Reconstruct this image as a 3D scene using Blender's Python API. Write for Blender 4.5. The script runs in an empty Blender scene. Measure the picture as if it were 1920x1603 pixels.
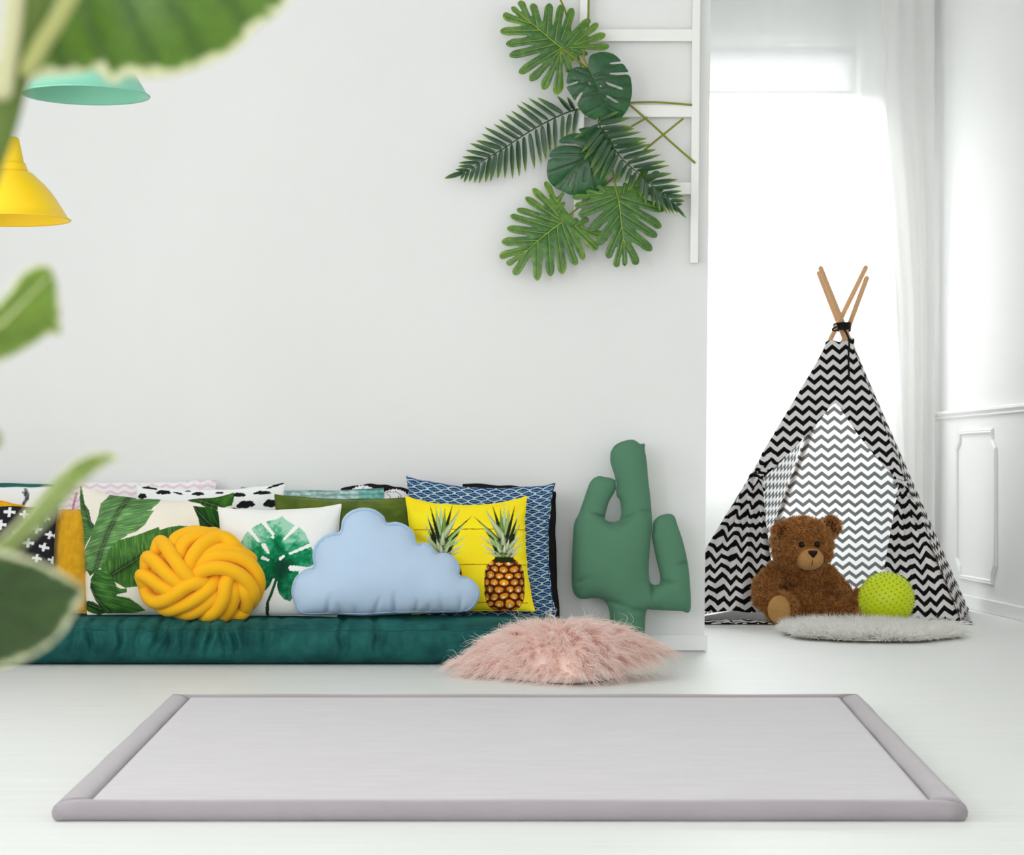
import bpy, bmesh, math, random
import numpy as np
from mathutils import Vector, Matrix, noise
from mathutils.geometry import delaunay_2d_cdt

random.seed(7)
RNG = np.random.default_rng(11)
SC = bpy.context.scene
COL = SC.collection
PI = math.pi

# ------------------------------------------------------------------ camera
FX, VX, VY, EYE = 4500.0, 700.0, 880.0, 0.795      # focal length (px), vanishing point (px), eye height (m)
cam_d = bpy.data.cameras.new('camera')
cam = bpy.data.objects.new('camera', cam_d)
COL.objects.link(cam)
SC.camera = cam
cam.location = (0, 0, EYE)
cam.rotation_euler = (PI / 2, 0, 0)
cam_d.sensor_width = 36.0
cam_d.sensor_fit = 'HORIZONTAL'
cam_d.lens = 36.0 * FX / 1920
cam_d.shift_x = (960 - VX) / 1920
cam_d.shift_y = (VY - 801.5) / 1920
cam_d.clip_start = 0.05
cam_d.clip_end = 100
cam_d.dof.use_dof = True
cam_d.dof.focus_distance = 9.0
cam_d.dof.aperture_fstop = 9.0

# ------------------------------------------------------------------ sky, window daylight and added fill, exposure
world = bpy.data.worlds.new('sky')
SC.world = world
world.use_nodes = True
_bg = world.node_tree.nodes['Background']
_bg.inputs[0].default_value = (0.93, 0.97, 1.0, 1)
_bg.inputs[1].default_value = 2.2


def area(name, loc, rot, sx, sy, power, col=(1, 1, 1)):
    l = bpy.data.lights.new(name, 'AREA')
    l.shape = 'RECTANGLE'
    l.size, l.size_y, l.energy, l.color = sx, sy, power, col
    o = bpy.data.objects.new(name, l)
    COL.objects.link(o)
    o.location, o.rotation_euler = loc, rot
    return o


XL, XR, YB, YF, YW, ZC = -3.3, 3.41, 14.6, -2.6, 10.465, 4.0     # room: left, right, alcove end, rear, main wall, ceiling
XE = (1322 - VX) / FX * YW                                       # right end of the main wall
area('daylight_left_window_a', (XL + 0.02, -0.3, 1.95), (0, -PI / 2, 0), 2.6, 2.2, 70, (0.985, 0.99, 1.0))
area('daylight_left_window_b', (XL + 0.02, 3.1, 1.95), (0, -PI / 2, 0), 2.6, 2.2, 190, (0.985, 0.99, 1.0))
area('added_fill_left_c', (XL + 0.02, 6.9, 1.95), (0, -PI / 2, 0), 2.6, 2.2, 105, (0.985, 0.99, 1.0))  # added fill: unseen third left window brightens wall and floor on the left
area('added_fill_rear', (0.2, YF + 0.02, 1.95), (-PI / 2, 0, PI), 3.6, 2.6, 210, (0.97, 0.985, 1.0))  # added frontal fill from behind the camera, lightens the alcove; window unseen
area('daylight_alcove_window', (2.45, YB + 1.7, 4.3), (-math.radians(40), 0, 0), 2.8, 2.6, 2500, (0.98, 0.985, 1.0))

vs = SC.view_settings
vs.view_transform = 'Standard'
vs.look = 'None'
vs.gamma = 1
vs.use_curve_mapping = False
vs.exposure = -0.93
SC.cycles.use_denoising = True
SC.cycles.max_bounces = 12
SC.cycles.diffuse_bounces = 7
SC.cycles.transparent_max_bounces = 16
SC.cycles.sample_clamp_indirect = 6


# ------------------------------------------------------------------ helpers
def lin(c):
    """sRGB 0-255 -> linear"""
    c = np.asarray(c, float) / 255.0
    return np.where(c <= 0.04045, c / 12.92, ((c + 0.055) / 1.055) ** 2.4)


def L4(c):
    r = lin(c)
    return (float(r[0]), float(r[1]), float(r[2]), 1.0)


def P(px, py, d):
    """point seen at pixel (px,py) at distance d along the room"""
    return np.array([(px - VX) / FX * d, d, EYE - (py - VY) / FX * d])


def floor_d(py, z=0.0):
    return (EYE - z) * FX / (py - VY)


WL = {}


def _place(o, parent, base):
    if parent is None:
        o.location = base
    else:
        o.parent = parent
        o.location = Vector(base) - WL[parent.name]
    WL[o.name] = Vector(base)


def tag(o, label=None, cat=None, group=None, kind=None):
    if label: o['label'] = label
    if cat: o['category'] = cat
    if group: o['group'] = group
    if kind: o['kind'] = kind
    return o


def thing(name, loc, label, cat, group=None):
    o = bpy.data.objects.new(name, None)
    COL.objects.link(o)
    o.empty_display_size = 0.05
    _place(o, None, loc)
    return tag(o, label, cat, group)


def mk(name, V, F, mat=None, parent=None, smooth=True, col=None, uv=None, mats=None, mi=None):
    """one mesh object from world-space vertices; its origin goes to the middle of its base"""
    V = np.asarray(V, float)
    lo, hi = V.min(0), V.max(0)
    base = np.array([(lo[0] + hi[0]) / 2, (lo[1] + hi[1]) / 2, lo[2]])
    me = bpy.data.meshes.new(name)
    W = V - base
    if isinstance(F, np.ndarray):
        n, k = F.shape
        me.vertices.add(len(W)); me.vertices.foreach_set('co', W.astype(np.float32).ravel())
        me.loops.add(n * k); me.loops.foreach_set('vertex_index', F.astype(np.int32).ravel())
        me.polygons.add(n); me.polygons.foreach_set('loop_start', np.arange(0, n * k, k, dtype=np.int32))
        me.update(calc_edges=True)
    else:
        me.from_pydata([tuple(v) for v in W], [], F)
        me.update()
    if col is not None:
        a = me.color_attributes.new('Col', 'FLOAT_COLOR', 'POINT')
        c = np.ones((len(V), 4), np.float32); c[:, :3] = col
        a.data.foreach_set('color', c.ravel())
    if uv is not None:
        u = me.uv_layers.new(name='UVMap')
        idx = np.zeros(len(me.loops), np.int32); me.loops.foreach_get('vertex_index', idx)
        u.data.foreach_set('uv', np.asarray(uv, np.float32)[idx].ravel())
    for m in (mats or ([mat] if mat else [])):
        me.materials.append(m)
    if mi is not None:
        me.polygons.foreach_set('material_index', np.asarray(mi, np.int32))
    if smooth:
        me.polygons.foreach_set('use_smooth', np.ones(len(me.polygons), bool))
    me.validate()
    o = bpy.data.objects.new(name, me)
    COL.objects.link(o)
    _place(o, parent, base)
    return o


def dup(o, parent=None, dloc=(0, 0, 0)):
    c = o.copy()
    COL.objects.link(c)
    if parent is not None: c.parent = parent
    c.location = Vector(o.location) + Vector(dloc)
    return c


def bevel(o, w, seg=2):
    m = o.modifiers.new('bevel', 'BEVEL'); m.width = w; m.segments = seg; m.limit_method = 'ANGLE'
    return o


def box(x0, x1, y0, y1, z0, z1):
    V = [(x0, y0, z0), (x1, y0, z0), (x1, y1, z0), (x0, y1, z0), (x0, y0, z1), (x1, y0, z1), (x1, y1, z1), (x0, y1, z1)]
    F = [(0, 3, 2, 1), (4, 5, 6, 7), (0, 1, 5, 4), (1, 2, 6, 5), (2, 3, 7, 6), (3, 0, 4, 7)]
    return V, F


def boxes(L):
    V, F = [], []
    for b in L:
        v, f = box(*b); n = len(V); V += v; F += [tuple(i + n for i in q) for q in f]
    return V, F


def grid_faces(nu, nv, wrap_u=False, wrap_v=False):
    """indices of a (nv, nu) vertex grid"""
    iu = np.arange(nu if wrap_u else nu - 1); iv = np.arange(nv if wrap_v else nv - 1)
    U, Vv = np.meshgrid(iu, iv)
    U, Vv = U.ravel(), Vv.ravel()
    U2, V2 = (U + 1) % nu, (Vv + 1) % nv
    return np.stack([Vv * nu + U, Vv * nu + U2, V2 * nu + U2, V2 * nu + U], 1)


def frames(Pts):
    Pts = np.asarray(Pts, float)
    T = np.gradient(Pts, axis=0)
    T /= np.linalg.norm(T, axis=1)[:, None] + 1e-12
    n = np.cross(T[0], [0.13, 0.31, 0.94]); n /= np.linalg.norm(n)
    N = []
    for t in T:
        n = n - t * np.dot(n, t); n /= np.linalg.norm(n) + 1e-12
        N.append(n)
    N = np.array(N)
    return T, N, np.cross(T, N)


def tube(Pts, r, sides=10, caps=True):
    Pts = np.asarray(Pts, float)
    r = np.broadcast_to(np.asarray(r, float), (len(Pts),))
    T, N, B = frames(Pts)
    if caps:                                              # round ends
        a0 = [Pts[0] - T[0] * r[0] * math.sin(x) for x in (PI / 2 * .98, PI / 3, PI / 6)]
        a1 = [Pts[-1] + T[-1] * r[-1] * math.sin(x) for x in (PI / 6, PI / 3, PI / 2 * .98)]
        c = [math.cos(x) for x in (PI / 6, PI / 3, PI / 2 * .98)]
        Pts = np.vstack([a0, Pts, a1])
        r = np.concatenate([[r[0] * c[2], r[0] * c[1], r[0] * c[0]], r, [r[-1] * c[0], r[-1] * c[1], r[-1] * c[2]]])
        N = np.vstack([[N[0]] * 3, N, [N[-1]] * 3]); B = np.vstack([[B[0]] * 3, B, [B[-1]] * 3])
    a = np.linspace(0, 2 * PI, sides, endpoint=False)
    V = Pts[:, None] + r[:, None, None] * (np.cos(a)[None, :, None] * N[:, None] + np.sin(a)[None, :, None] * B[:, None])
    return V.reshape(-1, 3), grid_faces(sides, len(Pts), wrap_u=True)


def merge(L):
    V, F, n = [], [], 0
    for v, f in L:
        V.append(np.asarray(v)); F.append(np.asarray(f) + n); n += len(v)
    return np.vstack(V), np.vstack(F)


def catmull(pts, n=8, closed=False):
    pts = np.asarray(pts, float)
    m = len(pts)
    out = []
    rng = range(m) if closed else range(m - 1)
    for i in rng:
        if closed: p0, p1, p2, p3 = pts[i - 1], pts[i], pts[(i + 1) % m], pts[(i + 2) % m]
        else: p0, p1, p2, p3 = pts[max(i - 1, 0)], pts[i], pts[i + 1], pts[min(i + 2, m - 1)]
        for t in np.arange(n) / n:
            out.append(.5 * (2 * p1 + (p2 - p0) * t + (2 * p0 - 5 * p1 + 4 * p2 - p3) * t ** 2 + (3 * p1 - p0 - 3 * p2 + p3) * t ** 3))
    if not closed: out.append(pts[-1])
    return np.array(out)


def resample(pts, step, closed=True):
    pts = np.asarray(pts, float)
    q = np.vstack([pts, pts[:1]]) if closed else pts
    s = np.concatenate([[0], np.cumsum(np.linalg.norm(np.diff(q, axis=0), axis=1))])
    n = max(4, int(round(s[-1] / step)))
    t = np.linspace(0, s[-1], n + (0 if closed else 1), endpoint=not closed)
    return np.stack([np.interp(t, s, q[:, k]) for k in range(q.shape[1])], 1)


def inside(x, y, poly):
    """vectorised even-odd test"""
    x = np.asarray(x); y = np.asarray(y)
    r = np.zeros(x.shape, bool)
    q = np.asarray(poly, float)
    j = len(q) - 1
    for i in range(len(q)):
        xi, yi = q[i]; xj, yj = q[j]
        c = (yi > y) != (yj > y)
        if yi != yj:
            r ^= c & (x < (xj - xi) * (y - yi) / (yj - yi) + xi)
        j = i
    return r


def seg_dist(x, y, a, b):
    a = np.asarray(a, float); b = np.asarray(b, float)
    d = b - a
    t = np.clip(((x - a[0]) * d[0] + (y - a[1]) * d[1]) / (d @ d + 1e-12), 0, 1)
    return np.hypot(x - a[0] - t * d[0], y - a[1] - t * d[1]), t


def poly_dist(x, y, pl, closed=False):
    pl = np.asarray(pl, float)
    q = list(pl) + ([pl[0]] if closed else [])
    r = np.full(np.shape(x), 1e9)
    for a, b in zip(q[:-1], q[1:]):
        r = np.minimum(r, seg_dist(x, y, a, b)[0])
    return r


def fill(poly, step):
    """triangulate a closed outline with inner points on a jittered grid"""
    poly = np.asarray(poly, float)
    lo, hi = poly.min(0), poly.max(0)
    gx, gy = np.meshgrid(np.arange(lo[0], hi[0], step), np.arange(lo[1], hi[1], step * .866))
    gx = gx + (np.arange(gx.shape[0]) % 2)[:, None] * step * .5
    gx, gy = gx.ravel(), gy.ravel()
    k = inside(gx, gy, poly)
    gx, gy = gx[k], gy[k]
    k = poly_dist(gx, gy, poly, True) > step * .55
    pts = np.vstack([poly, np.stack([gx[k], gy[k]], 1)])
    n = len(poly)
    r = delaunay_2d_cdt([Vector(p) for p in pts], [(i, (i + 1) % n) for i in range(n)], [], 1, 1e-7)
    V = np.array([tuple(v) for v in r[0]])
    F = np.array([list(f) for f in r[2]])
    c = V[F].mean(1)
    return V, F[inside(c[:, 0], c[:, 1], poly)]


def border_mask(V, F):
    e = np.vstack([F[:, [0, 1]], F[:, [1, 2]], F[:, [2, 0]]])
    e.sort(1)
    u, cnt = np.unique(e, axis=0, return_counts=True)
    m = np.zeros(len(V), bool)
    m[u[cnt == 1].ravel()] = True
    return m, u


def poisson(V, F, it=700):
    """membrane height over a triangulated outline, 0 on the border, 1 at the top"""
    m, e = border_mask(V, F)
    n = len(V)
    deg = np.bincount(e.ravel(), minlength=n)
    i, j = np.concatenate([e[:, 0], e[:, 1]]), np.concatenate([e[:, 1], e[:, 0]])
    h = np.zeros(n)
    for k in range(it):
        s = np.bincount(i, h[j], minlength=n) / np.maximum(deg, 1) + 1
        h = s; h[m] = 0
    return h / h.max(), m


def lap_smooth(V, F, h, it, fixed):
    _, e = border_mask(V, F)
    n = len(V)
    deg = np.bincount(e.ravel(), minlength=n)
    i, j = np.concatenate([e[:, 0], e[:, 1]]), np.concatenate([e[:, 1], e[:, 0]])
    for k in range(it):
        s = np.bincount(i, h[j], minlength=n) / np.maximum(deg, 1)
        h = np.where(fixed, h, .5 * h + .5 * s)
    return h


def nz(V, scale, seed=0.0):
    """noise value (-1..1) per row of V"""
    return np.array([noise.noise(Vector((a * scale + seed, b * scale - seed, c * scale + 2 * seed))) for a, b, c in V])


def vnoise(x, y, seed=0):
    """cheap vectorised value noise in 2D, 0..1"""
    xi, yi = np.floor(x).astype(int), np.floor(y).astype(int)
    fx, fy = x - xi, y - yi
    fx, fy = fx * fx * (3 - 2 * fx), fy * fy * (3 - 2 * fy)
    def hsh(a, b):
        h = (a * 374761393 + b * 668265263 + seed * 974634777) & 0x7fffffff
        h = ((h ^ (h >> 13)) * 1274126177) & 0x7fffffff
        return ((h ^ (h >> 16)) & 0xffff) / 65535.0
    return (hsh(xi, yi) * (1 - fx) + hsh(xi + 1, yi) * fx) * (1 - fy) + (hsh(xi, yi + 1) * (1 - fx) + hsh(xi + 1, yi + 1) * fx) * fy


# ------------------------------------------------------------------ materials
class NT:
    def __init__(s, name):
        s.m = bpy.data.materials.new(name); s.m.use_nodes = True
        s.t = s.m.node_tree; s.n = s.t.nodes; s.b = s.n['Principled BSDF']; s.out = s.n['Material Output']

    def new(s, ty, **kw):
        n = s.n.new(ty)
        for k, v in kw.items(): setattr(n, k, v)
        return n

    def link(s, a, b): s.t.links.new(a, b)

    def math(s, op, a, b=None, c=None):
        n = s.new('ShaderNodeMath', operation=op)
        for i, v in enumerate((a, b, c)):
            if v is None: continue
            if isinstance(v, (int, float)): n.inputs[i].default_value = v
            else: s.link(v, n.inputs[i])
        return n.outputs[0]

    def noise(s, scale, detail=3, vec=None, rough=.5):
        n = s.new('ShaderNodeTexNoise')
        n.inputs['Scale'].default_value = scale; n.inputs['Detail'].default_value = detail; n.inputs['Roughness'].default_value = rough
        if vec is not None: s.link(vec, n.inputs['Vector'])
        return n

    def coords(s, kind='Object', scale=(1, 1, 1)):
        c = s.new('ShaderNodeTexCoord'); m = s.new('ShaderNodeMapping')
        m.inputs['Scale'].default_value = scale
        s.link(c.outputs[kind], m.inputs[0])
        return m.outputs[0]

    def mix(s, fac, a, b, blend='MIX'):
        n = s.new('ShaderNodeMix', data_type='RGBA', blend_type=blend)
        for i, v in ((0, fac), (6, a), (7, b)):
            if isinstance(v, (int, float, tuple)): n.inputs[i].default_value = v
            else: s.link(v, n.inputs[i])
        return n.outputs[2]

    def ramp(s, fac, stops):
        n = s.new('ShaderNodeValToRGB')
        e = n.color_ramp.elements
        while len(e) < len(stops): e.new(.5)
        for k, (p, c) in enumerate(stops): e[k].position = p; e[k].color = c if len(c) == 4 else (*c, 1)
        s.link(fac, n.inputs[0])
        return n.outputs[0]

    def bump(s, h, strength=.3, dist=.002):
        n = s.new('ShaderNodeBump'); n.inputs['Strength'].default_value = strength; n.inputs['Distance'].default_value = dist
        s.link(h, n.inputs['Height']); s.link(n.outputs[0], s.b.inputs['Normal'])

    def set(s, **kw):
        for k, v in kw.items(): s.b.inputs[k.replace('_', ' ')].default_value = v
        return s


def plain(name, c, rough=.5, spec=.3, vary=.05, scale=8, bump=0, bscale=200, sheen=0, sub=0, aniso=(1, 1, 1)):
    """procedural material: a colour with slight mottling and fine relief"""
    k = NT(name)
    v = k.coords('Object', aniso)
    n = k.noise(scale, 4, v)
    a = tuple(min(1, x * (1 + vary)) for x in L4(c)[:3]) + (1,)
    b = tuple(x * (1 - vary) for x in L4(c)[:3]) + (1,)
    k.link(k.mix(n.outputs[0], b, a), k.b.inputs['Base Color'])
    k.set(Roughness=rough); k.b.inputs['Specular IOR Level'].default_value = spec
    if sheen:
        k.b.inputs['Sheen Weight'].default_value = sheen; k.b.inputs['Sheen Roughness'].default_value = .4
    if bump:
        k.bump(k.noise(bscale, 3, v).outputs[0], bump, .002)
    return k.m


def painted(name, rough=.85, spec=.15, bump=.25, bscale=900, sheen=.0, two=False, weave=True):
    """fabric / leaf whose print is stored per vertex"""
    k = NT(name)
    a = k.new('ShaderNodeVertexColor', layer_name='Col')
    v = k.coords('Object')
    n = k.noise(bscale, 2, v)
    base = a.outputs[0]
    if weave: base = k.mix(.12, base, k.ramp(n.outputs[0], [(.3, (.6, .6, .6)), (.7, (1, 1, 1))]), 'MULTIPLY')
    k.link(base, k.b.inputs['Base Color'])
    k.set(Roughness=rough); k.b.inputs['Specular IOR Level'].default_value = spec
    if sheen: k.b.inputs['Sheen Weight'].default_value = sheen
    if bump: k.bump(n.outputs[0], bump, .001)
    return k.m
# ------------------------------------------------------------------ the room
M_WALL = plain('wall_paint', (232, 232, 231), .75, .2, .012, 3, .08, 60)
M_TRIM = plain('white_gloss_paint', (239, 239, 238), .4, .35, .01, 3)
M_CEIL = plain('ceiling_paint', (240, 240, 238), .85, .1, .01, 3)


def floor_mat():
    k = NT('white_floor_boards')
    v = k.coords('Object', (.35, 9, 1))
    n1 = k.noise(5, 5, v, .6)
    v2 = k.coords('Object', (.8, 42, 1))
    n2 = k.noise(3, 3, v2, .6)
    c = k.mix(n1.outputs[0], L4((208, 210, 208)), L4((231, 232, 229)))
    c = k.mix(.5, c, k.ramp(n2.outputs[0], [(.3, (.87, .875, .87)), (.62, (1, 1, 1))]), 'MULTIPLY')
    k.link(c, k.b.inputs['Base Color'])
    k.link(k.math('MULTIPLY_ADD', n1.outputs[0], .25, .36), k.b.inputs['Roughness'])
    k.b.inputs['Specular IOR Level'].default_value = .45
    k.bump(n2.outputs[0], .06, .002)
    return k.m


def struct(name, V, F, m, smooth=False, parent=None):
    return tag(mk(name, V, F, m, parent, smooth), kind='structure')


V, F = box(XL - .3, XR + .3, YF - .3, YB + .3, -.2, 0)
struct('floor', V, F, floor_mat())
V, F = box(XL - .3, XR + .3, YF - .3, YB + .3, ZC, ZC + .2)
struct('ceiling', V, F, M_CEIL)

# main wall with a slightly out-of-plumb right edge
xe0, xe1 = (1320.5 - VX) / FX * YW, (1337.5 - VX) / FX * YW
V = [(XL, YW, 0), (xe0, YW, 0), (xe1, YW, ZC), (XL, YW, ZC), (XL, YB + .3, 0), (xe0, YB + .3, 0), (xe1, YB + .3, ZC), (XL, YB + .3, ZC)]
F = [(0, 3, 2, 1)[::-1], (1, 2, 6, 5)[::-1], (4, 5, 6, 7), (0, 4, 7, 3), (3, 7, 6, 2), (0, 1, 5, 4)]
struct('wall_back', V, [(0, 1, 2, 3), (1, 5, 6, 2), (5, 4, 7, 6), (4, 0, 3, 7), (3, 2, 6, 7), (0, 4, 5, 1)], M_WALL)


def holed(axis, at, thick, a0, a1, holes):
    """wall slab made of boxes around window openings; holes = (a0, a1, z0, z1) sorted along a"""
    L = []; cur = a0
    def B(p, q, z0, z1):
        L.append((p, q, min(at, at + thick), max(at, at + thick), z0, z1) if axis == 'y' else (min(at, at + thick), max(at, at + thick), p, q, z0, z1))
    for h0, h1, z0, z1 in holes:
        B(cur, h0, 0, ZC); B(h0, h1, 0, z0); B(h0, h1, z1, ZC); cur = h1
    B(cur, a1, 0, ZC)
    return boxes(L)


WZ0, WZ1 = .795 + 100 / 4500 * YB, .795 + 812 / 4500 * YB
WX0, WX1 = 1.74, (1615 - VX) / FX * YB
V, F = holed('y', YB, .3, xe0, XR + .3, [(WX0, WX1, WZ0, WZ1)])
struct('wall_alcove', V, F, M_WALL)
V, F = holed('x', XL, -.3, YF - .3, YB + .3, [(-1.5, .9, .6, 3.3), (1.9, 4.3, .6, 3.3), (5.7, 8.1, .6, 3.3)])
struct('wall_left', V, F, M_WALL)
V, F = holed('y', YF, -.3, XL - .3, XR + .3, [(-1.7, 2.1, .6, 3.3)])
struct('wall_front', V, F, M_WALL)
V, F = boxes([(XR, XR + .3, YF - .3, YB + .3, 0, ZC)])
struct('wall_right', V, F, M_WALL)


# windows: frame with bars, a pane in it
def glass_mat():
    k = NT('window_glass')
    t = k.new('ShaderNodeBsdfTransparent'); g = k.new('ShaderNodeBsdfGlossy'); m = k.new('ShaderNodeMixShader')
    n = k.noise(2, 2, k.coords())
    k.link(k.ramp(n.outputs[0], [(0, (.97, .985, .98)), (1, (1, 1, 1))]), t.inputs[0])
    g.inputs['Roughness'].default_value = .02
    m.inputs[0].default_value = .05
    k.link(t.outputs[0], m.inputs[1]); k.link(g.outputs[0], m.inputs[2]); k.link(m.outputs[0], k.out.inputs[0])
    return k.m


M_GLASS = glass_mat()


def window(name, axis, at, a0, a1, z0, z1, bars=(), zbars=()):
    w = .07
    L = [(a0, a0 + w, z0, z1), (a1 - w, a1, z0, z1), (a0 + w, a1 - w, z0, z0 + w), (a0 + w, a1 - w, z1 - w, z1)]
    L += [(b - .03, b + .03, z0 + w, z1 - w) for b in bars] + [(a0 + w, a1 - w, b - .03, b + .03) for b in zbars]
    def B(q, t): return (q[0], q[1], at - t, at + t, q[2], q[3]) if axis == 'y' else (at - t, at + t, q[0], q[1], q[2], q[3])
    V, F = boxes([B(q, .03) for q in L])
    o = struct(name, V, F, M_TRIM)
    V, F = boxes([B((a0 + w, a1 - w, z0 + w, z1 - w), .003)])
    mk('pane', V, F, M_GLASS, o, False)
    return o


window('window_1', 'y', YB + .16, WX0, WX1, WZ0, WZ1)
window('window_2', 'x', XL - .2, -1.5, .9, .6, 3.3, (-.3,), (2.5,))
window('window_3', 'x', XL - .2, 1.9, 4.3, .6, 3.3, (3.1,), (2.5,))
window('added_window_5', 'x', XL - .2, 5.7, 8.1, .6, 3.3, (6.9,), (2.5,))  # unseen opening added to carry the extra left fill light
window('added_window_4', 'y', YF - .2, -1.7, 2.1, .6, 3.3, (-.4, .8), (2.5,))  # unseen rear opening added to house the frontal fill light

# skirting: main wall (wraps the corner), right wall, alcove
bz = (1222 - 1190) / FX * YW
xb = (1326 - VX) / FX * (YW - .015)
V, F = boxes([(XL, xb, YW - .016, YW, .006, bz), (xe0 + .002, xb, YW, YB, .006, bz)])
bevel(struct('baseboard_back', V, F, M_TRIM), .003)
V, F = boxes([(XR - .018, XR, YF, YB, .0, .075)])
bevel(struct('baseboard_right', V, F, M_TRIM), .004)
V, F = boxes([(xb, XR - .018, YB - .018, YB, 0, .075)])
bevel(struct('baseboard_alcove', V, F, M_TRIM), .004)
V, F = boxes([(XL, XL + .016, YF, YW, 0, .075)])
bevel(struct('baseboard_left', V, F, M_TRIM), .004)

# chair rail: a moulded profile along the right wall
prof = [(0, 0), (-.010, .002), (-.016, .008), (-.012, .016), (-.020, .024), (-.028, .032), (-.028, .044), (-.018, .050), (0, .052)]
zr = .795 + 101 / FX * (XR * FX / 1055) - .03
V = [(XR + a, y, zr + b) for y in (YF, YB) for a, b in prof]
n = len(prof)
struct('trim_1', V, [(i, i + 1, n + i + 1, n + i) for i in range(n - 1)], M_TRIM)


# panel moulding with stepped-in corners on the right wall
def panel(y0, y1, z0, z1, name):
    ix, iz = .075, .10
    c = []
    def corner(cy, cz, sy, sz):
        a = [(cy, cz + sz * (iz + .05)), (cy, cz + sz * iz), (cy + sy * ix * .35, cz + sz * iz * .80), (cy + sy * ix * .85, cz + sz * iz * .55), (cy + sy * ix, cz + sz * iz * .30), (cy + sy * ix, cz)]
        return a
    c += corner(y0, z1, 1, -1) + corner(y1, z1, -1, -1)[::-1] + corner(y1, z0, -1, 1) + corner(y0, z0, 1, 1)[::-1]
    c = np.array(c)
    # mitred sweep of a half-round strip
    prof = [(-.014, 0), (-.012, .010), (-.006, .014), (0, .011), (.006, .014), (.012, .010), (.014, 0)]
    m = len(c); V = []
    for i in range(m):
        t0 = c[i] - c[i - 1]; t1 = c[(i + 1) % m] - c[i]
        t0 /= np.linalg.norm(t0) + 1e-9; t1 /= np.linalg.norm(t1) + 1e-9
        t = t0 + t1; t /= np.linalg.norm(t)
        nrm = np.array([-t[1], t[0]])
        k = 1 / max(.5, abs(t @ t1))
        for a, b in prof:
            q = c[i] + nrm * a * k
            V.append((XR - b, q[0], q[1]))
    n = len(prof); F = []
    for i in range(m):
        j = (i + 1) % m
        for a in range(n - 1): F.append((i * n + a, i * n + a + 1, j * n + a + 1, j * n + a))
    struct(name, V, F, M_TRIM)


panel(13.13, 14.0, .172, 1.008, 'trim_2')
panel(11.0, 12.45, .172, 1.008, 'trim_3')


# roller blind in the window head
k = NT('blind_fabric')
tr = k.new('ShaderNodeBsdfTranslucent'); df = k.new('ShaderNodeBsdfDiffuse'); mx = k.new('ShaderNodeMixShader')
cc = k.ramp(k.noise(40, 2, k.coords('Object', (1, 1, 12))).outputs[0], [(.2, (.62, .63, .63)), (.8, (.68, .68, .68))])
k.link(cc, tr.inputs[0]); k.link(cc, df.inputs[0]); mx.inputs[0].default_value = .35
k.link(tr.outputs[0], mx.inputs[1]); k.link(df.outputs[0], mx.inputs[2]); k.link(mx.outputs[0], k.out.inputs[0])
M_BLIND = k.m
bz0 = .795 + (880 - 172) / FX * (YB + .06)
bl = thing('roller_blind', ((WX0 + WX1) / 2, YB + .06, bz0), 'white roller blind drawn a little way down the window head', 'blind')
V, F = box(WX0 + .03, WX1 - .02, YB + .058, YB + .061, bz0, WZ1 - .03)
mk('blind_fabric', V, F, M_BLIND, bl, False)
Pt = np.array([[x, YB + .07, WZ1 - .035] for x in np.linspace(WX0 + .02, WX1 - .02, 8)])
V, F = tube(Pt, .022, 12); mk('roller', V, F, M_TRIM, bl)
V, F = box(WX0 + .03, WX1 - .02, YB + .052, YB + .067, bz0 - .012, bz0 + .006)
mk('bottom_rail', V, F, M_TRIM, bl, False)


# sheer curtain and the gathered denser panel beside it
def cloth_mat(name, transp, transl, c=(.93, .94, .93)):
    k = NT(name)
    a = k.new('ShaderNodeBsdfTransparent'); b = k.new('ShaderNodeBsdfTranslucent'); d = k.new('ShaderNodeBsdfDiffuse')
    n = k.noise(350, 2, k.coords())
    cc = k.ramp(n.outputs[0], [(.3, tuple(x * .97 for x in c)), (.7, c)])
    k.link(cc, b.inputs[0]); k.link(cc, d.inputs[0])
    m1 = k.new('ShaderNodeMixShader'); m1.inputs[0].default_value = transl
    k.link(d.outputs[0], m1.inputs[1]); k.link(b.outputs[0], m1.inputs[2])
    m2 = k.new('ShaderNodeMixShader'); m2.inputs[0].default_value = transp
    k.link(m1.outputs[0], m2.inputs[1]); k.link(a.outputs[0], m2.inputs[2]); k.link(m2.outputs[0], k.out.inputs[0])
    return k.m


M_SHEER = cloth_mat('sheer_voile', .26, .62)
M_DRAPE = cloth_mat('white_drape', .10, .18, (.93, .93, .915))


def curtain(name, y, left, right, z0, z1, folds, amp, mat, parent, nx=160, nzz=40):
    s = np.linspace(0, 1, nx); t = np.linspace(0, 1, nzz)
    S, T = np.meshgrid(s, t)
    Z = z1 + (z0 - z1) * T
    l = np.interp(T, *left); r = np.interp(T, *right)
    X = l + (r - l) * S
    ph = S * folds * 2 * PI
    Y = y + amp * (np.sin(ph + .6 * np.sin(2.1 * T + S * 5)) + .45 * np.sin(2.3 * ph + 1.3 + T)) * (.75 + .25 * T)
    V = np.stack([X, Y, Z], -1).reshape(-1, 3)
    return mk(name, V, grid_faces(nx, nzz), mat, parent)


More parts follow.
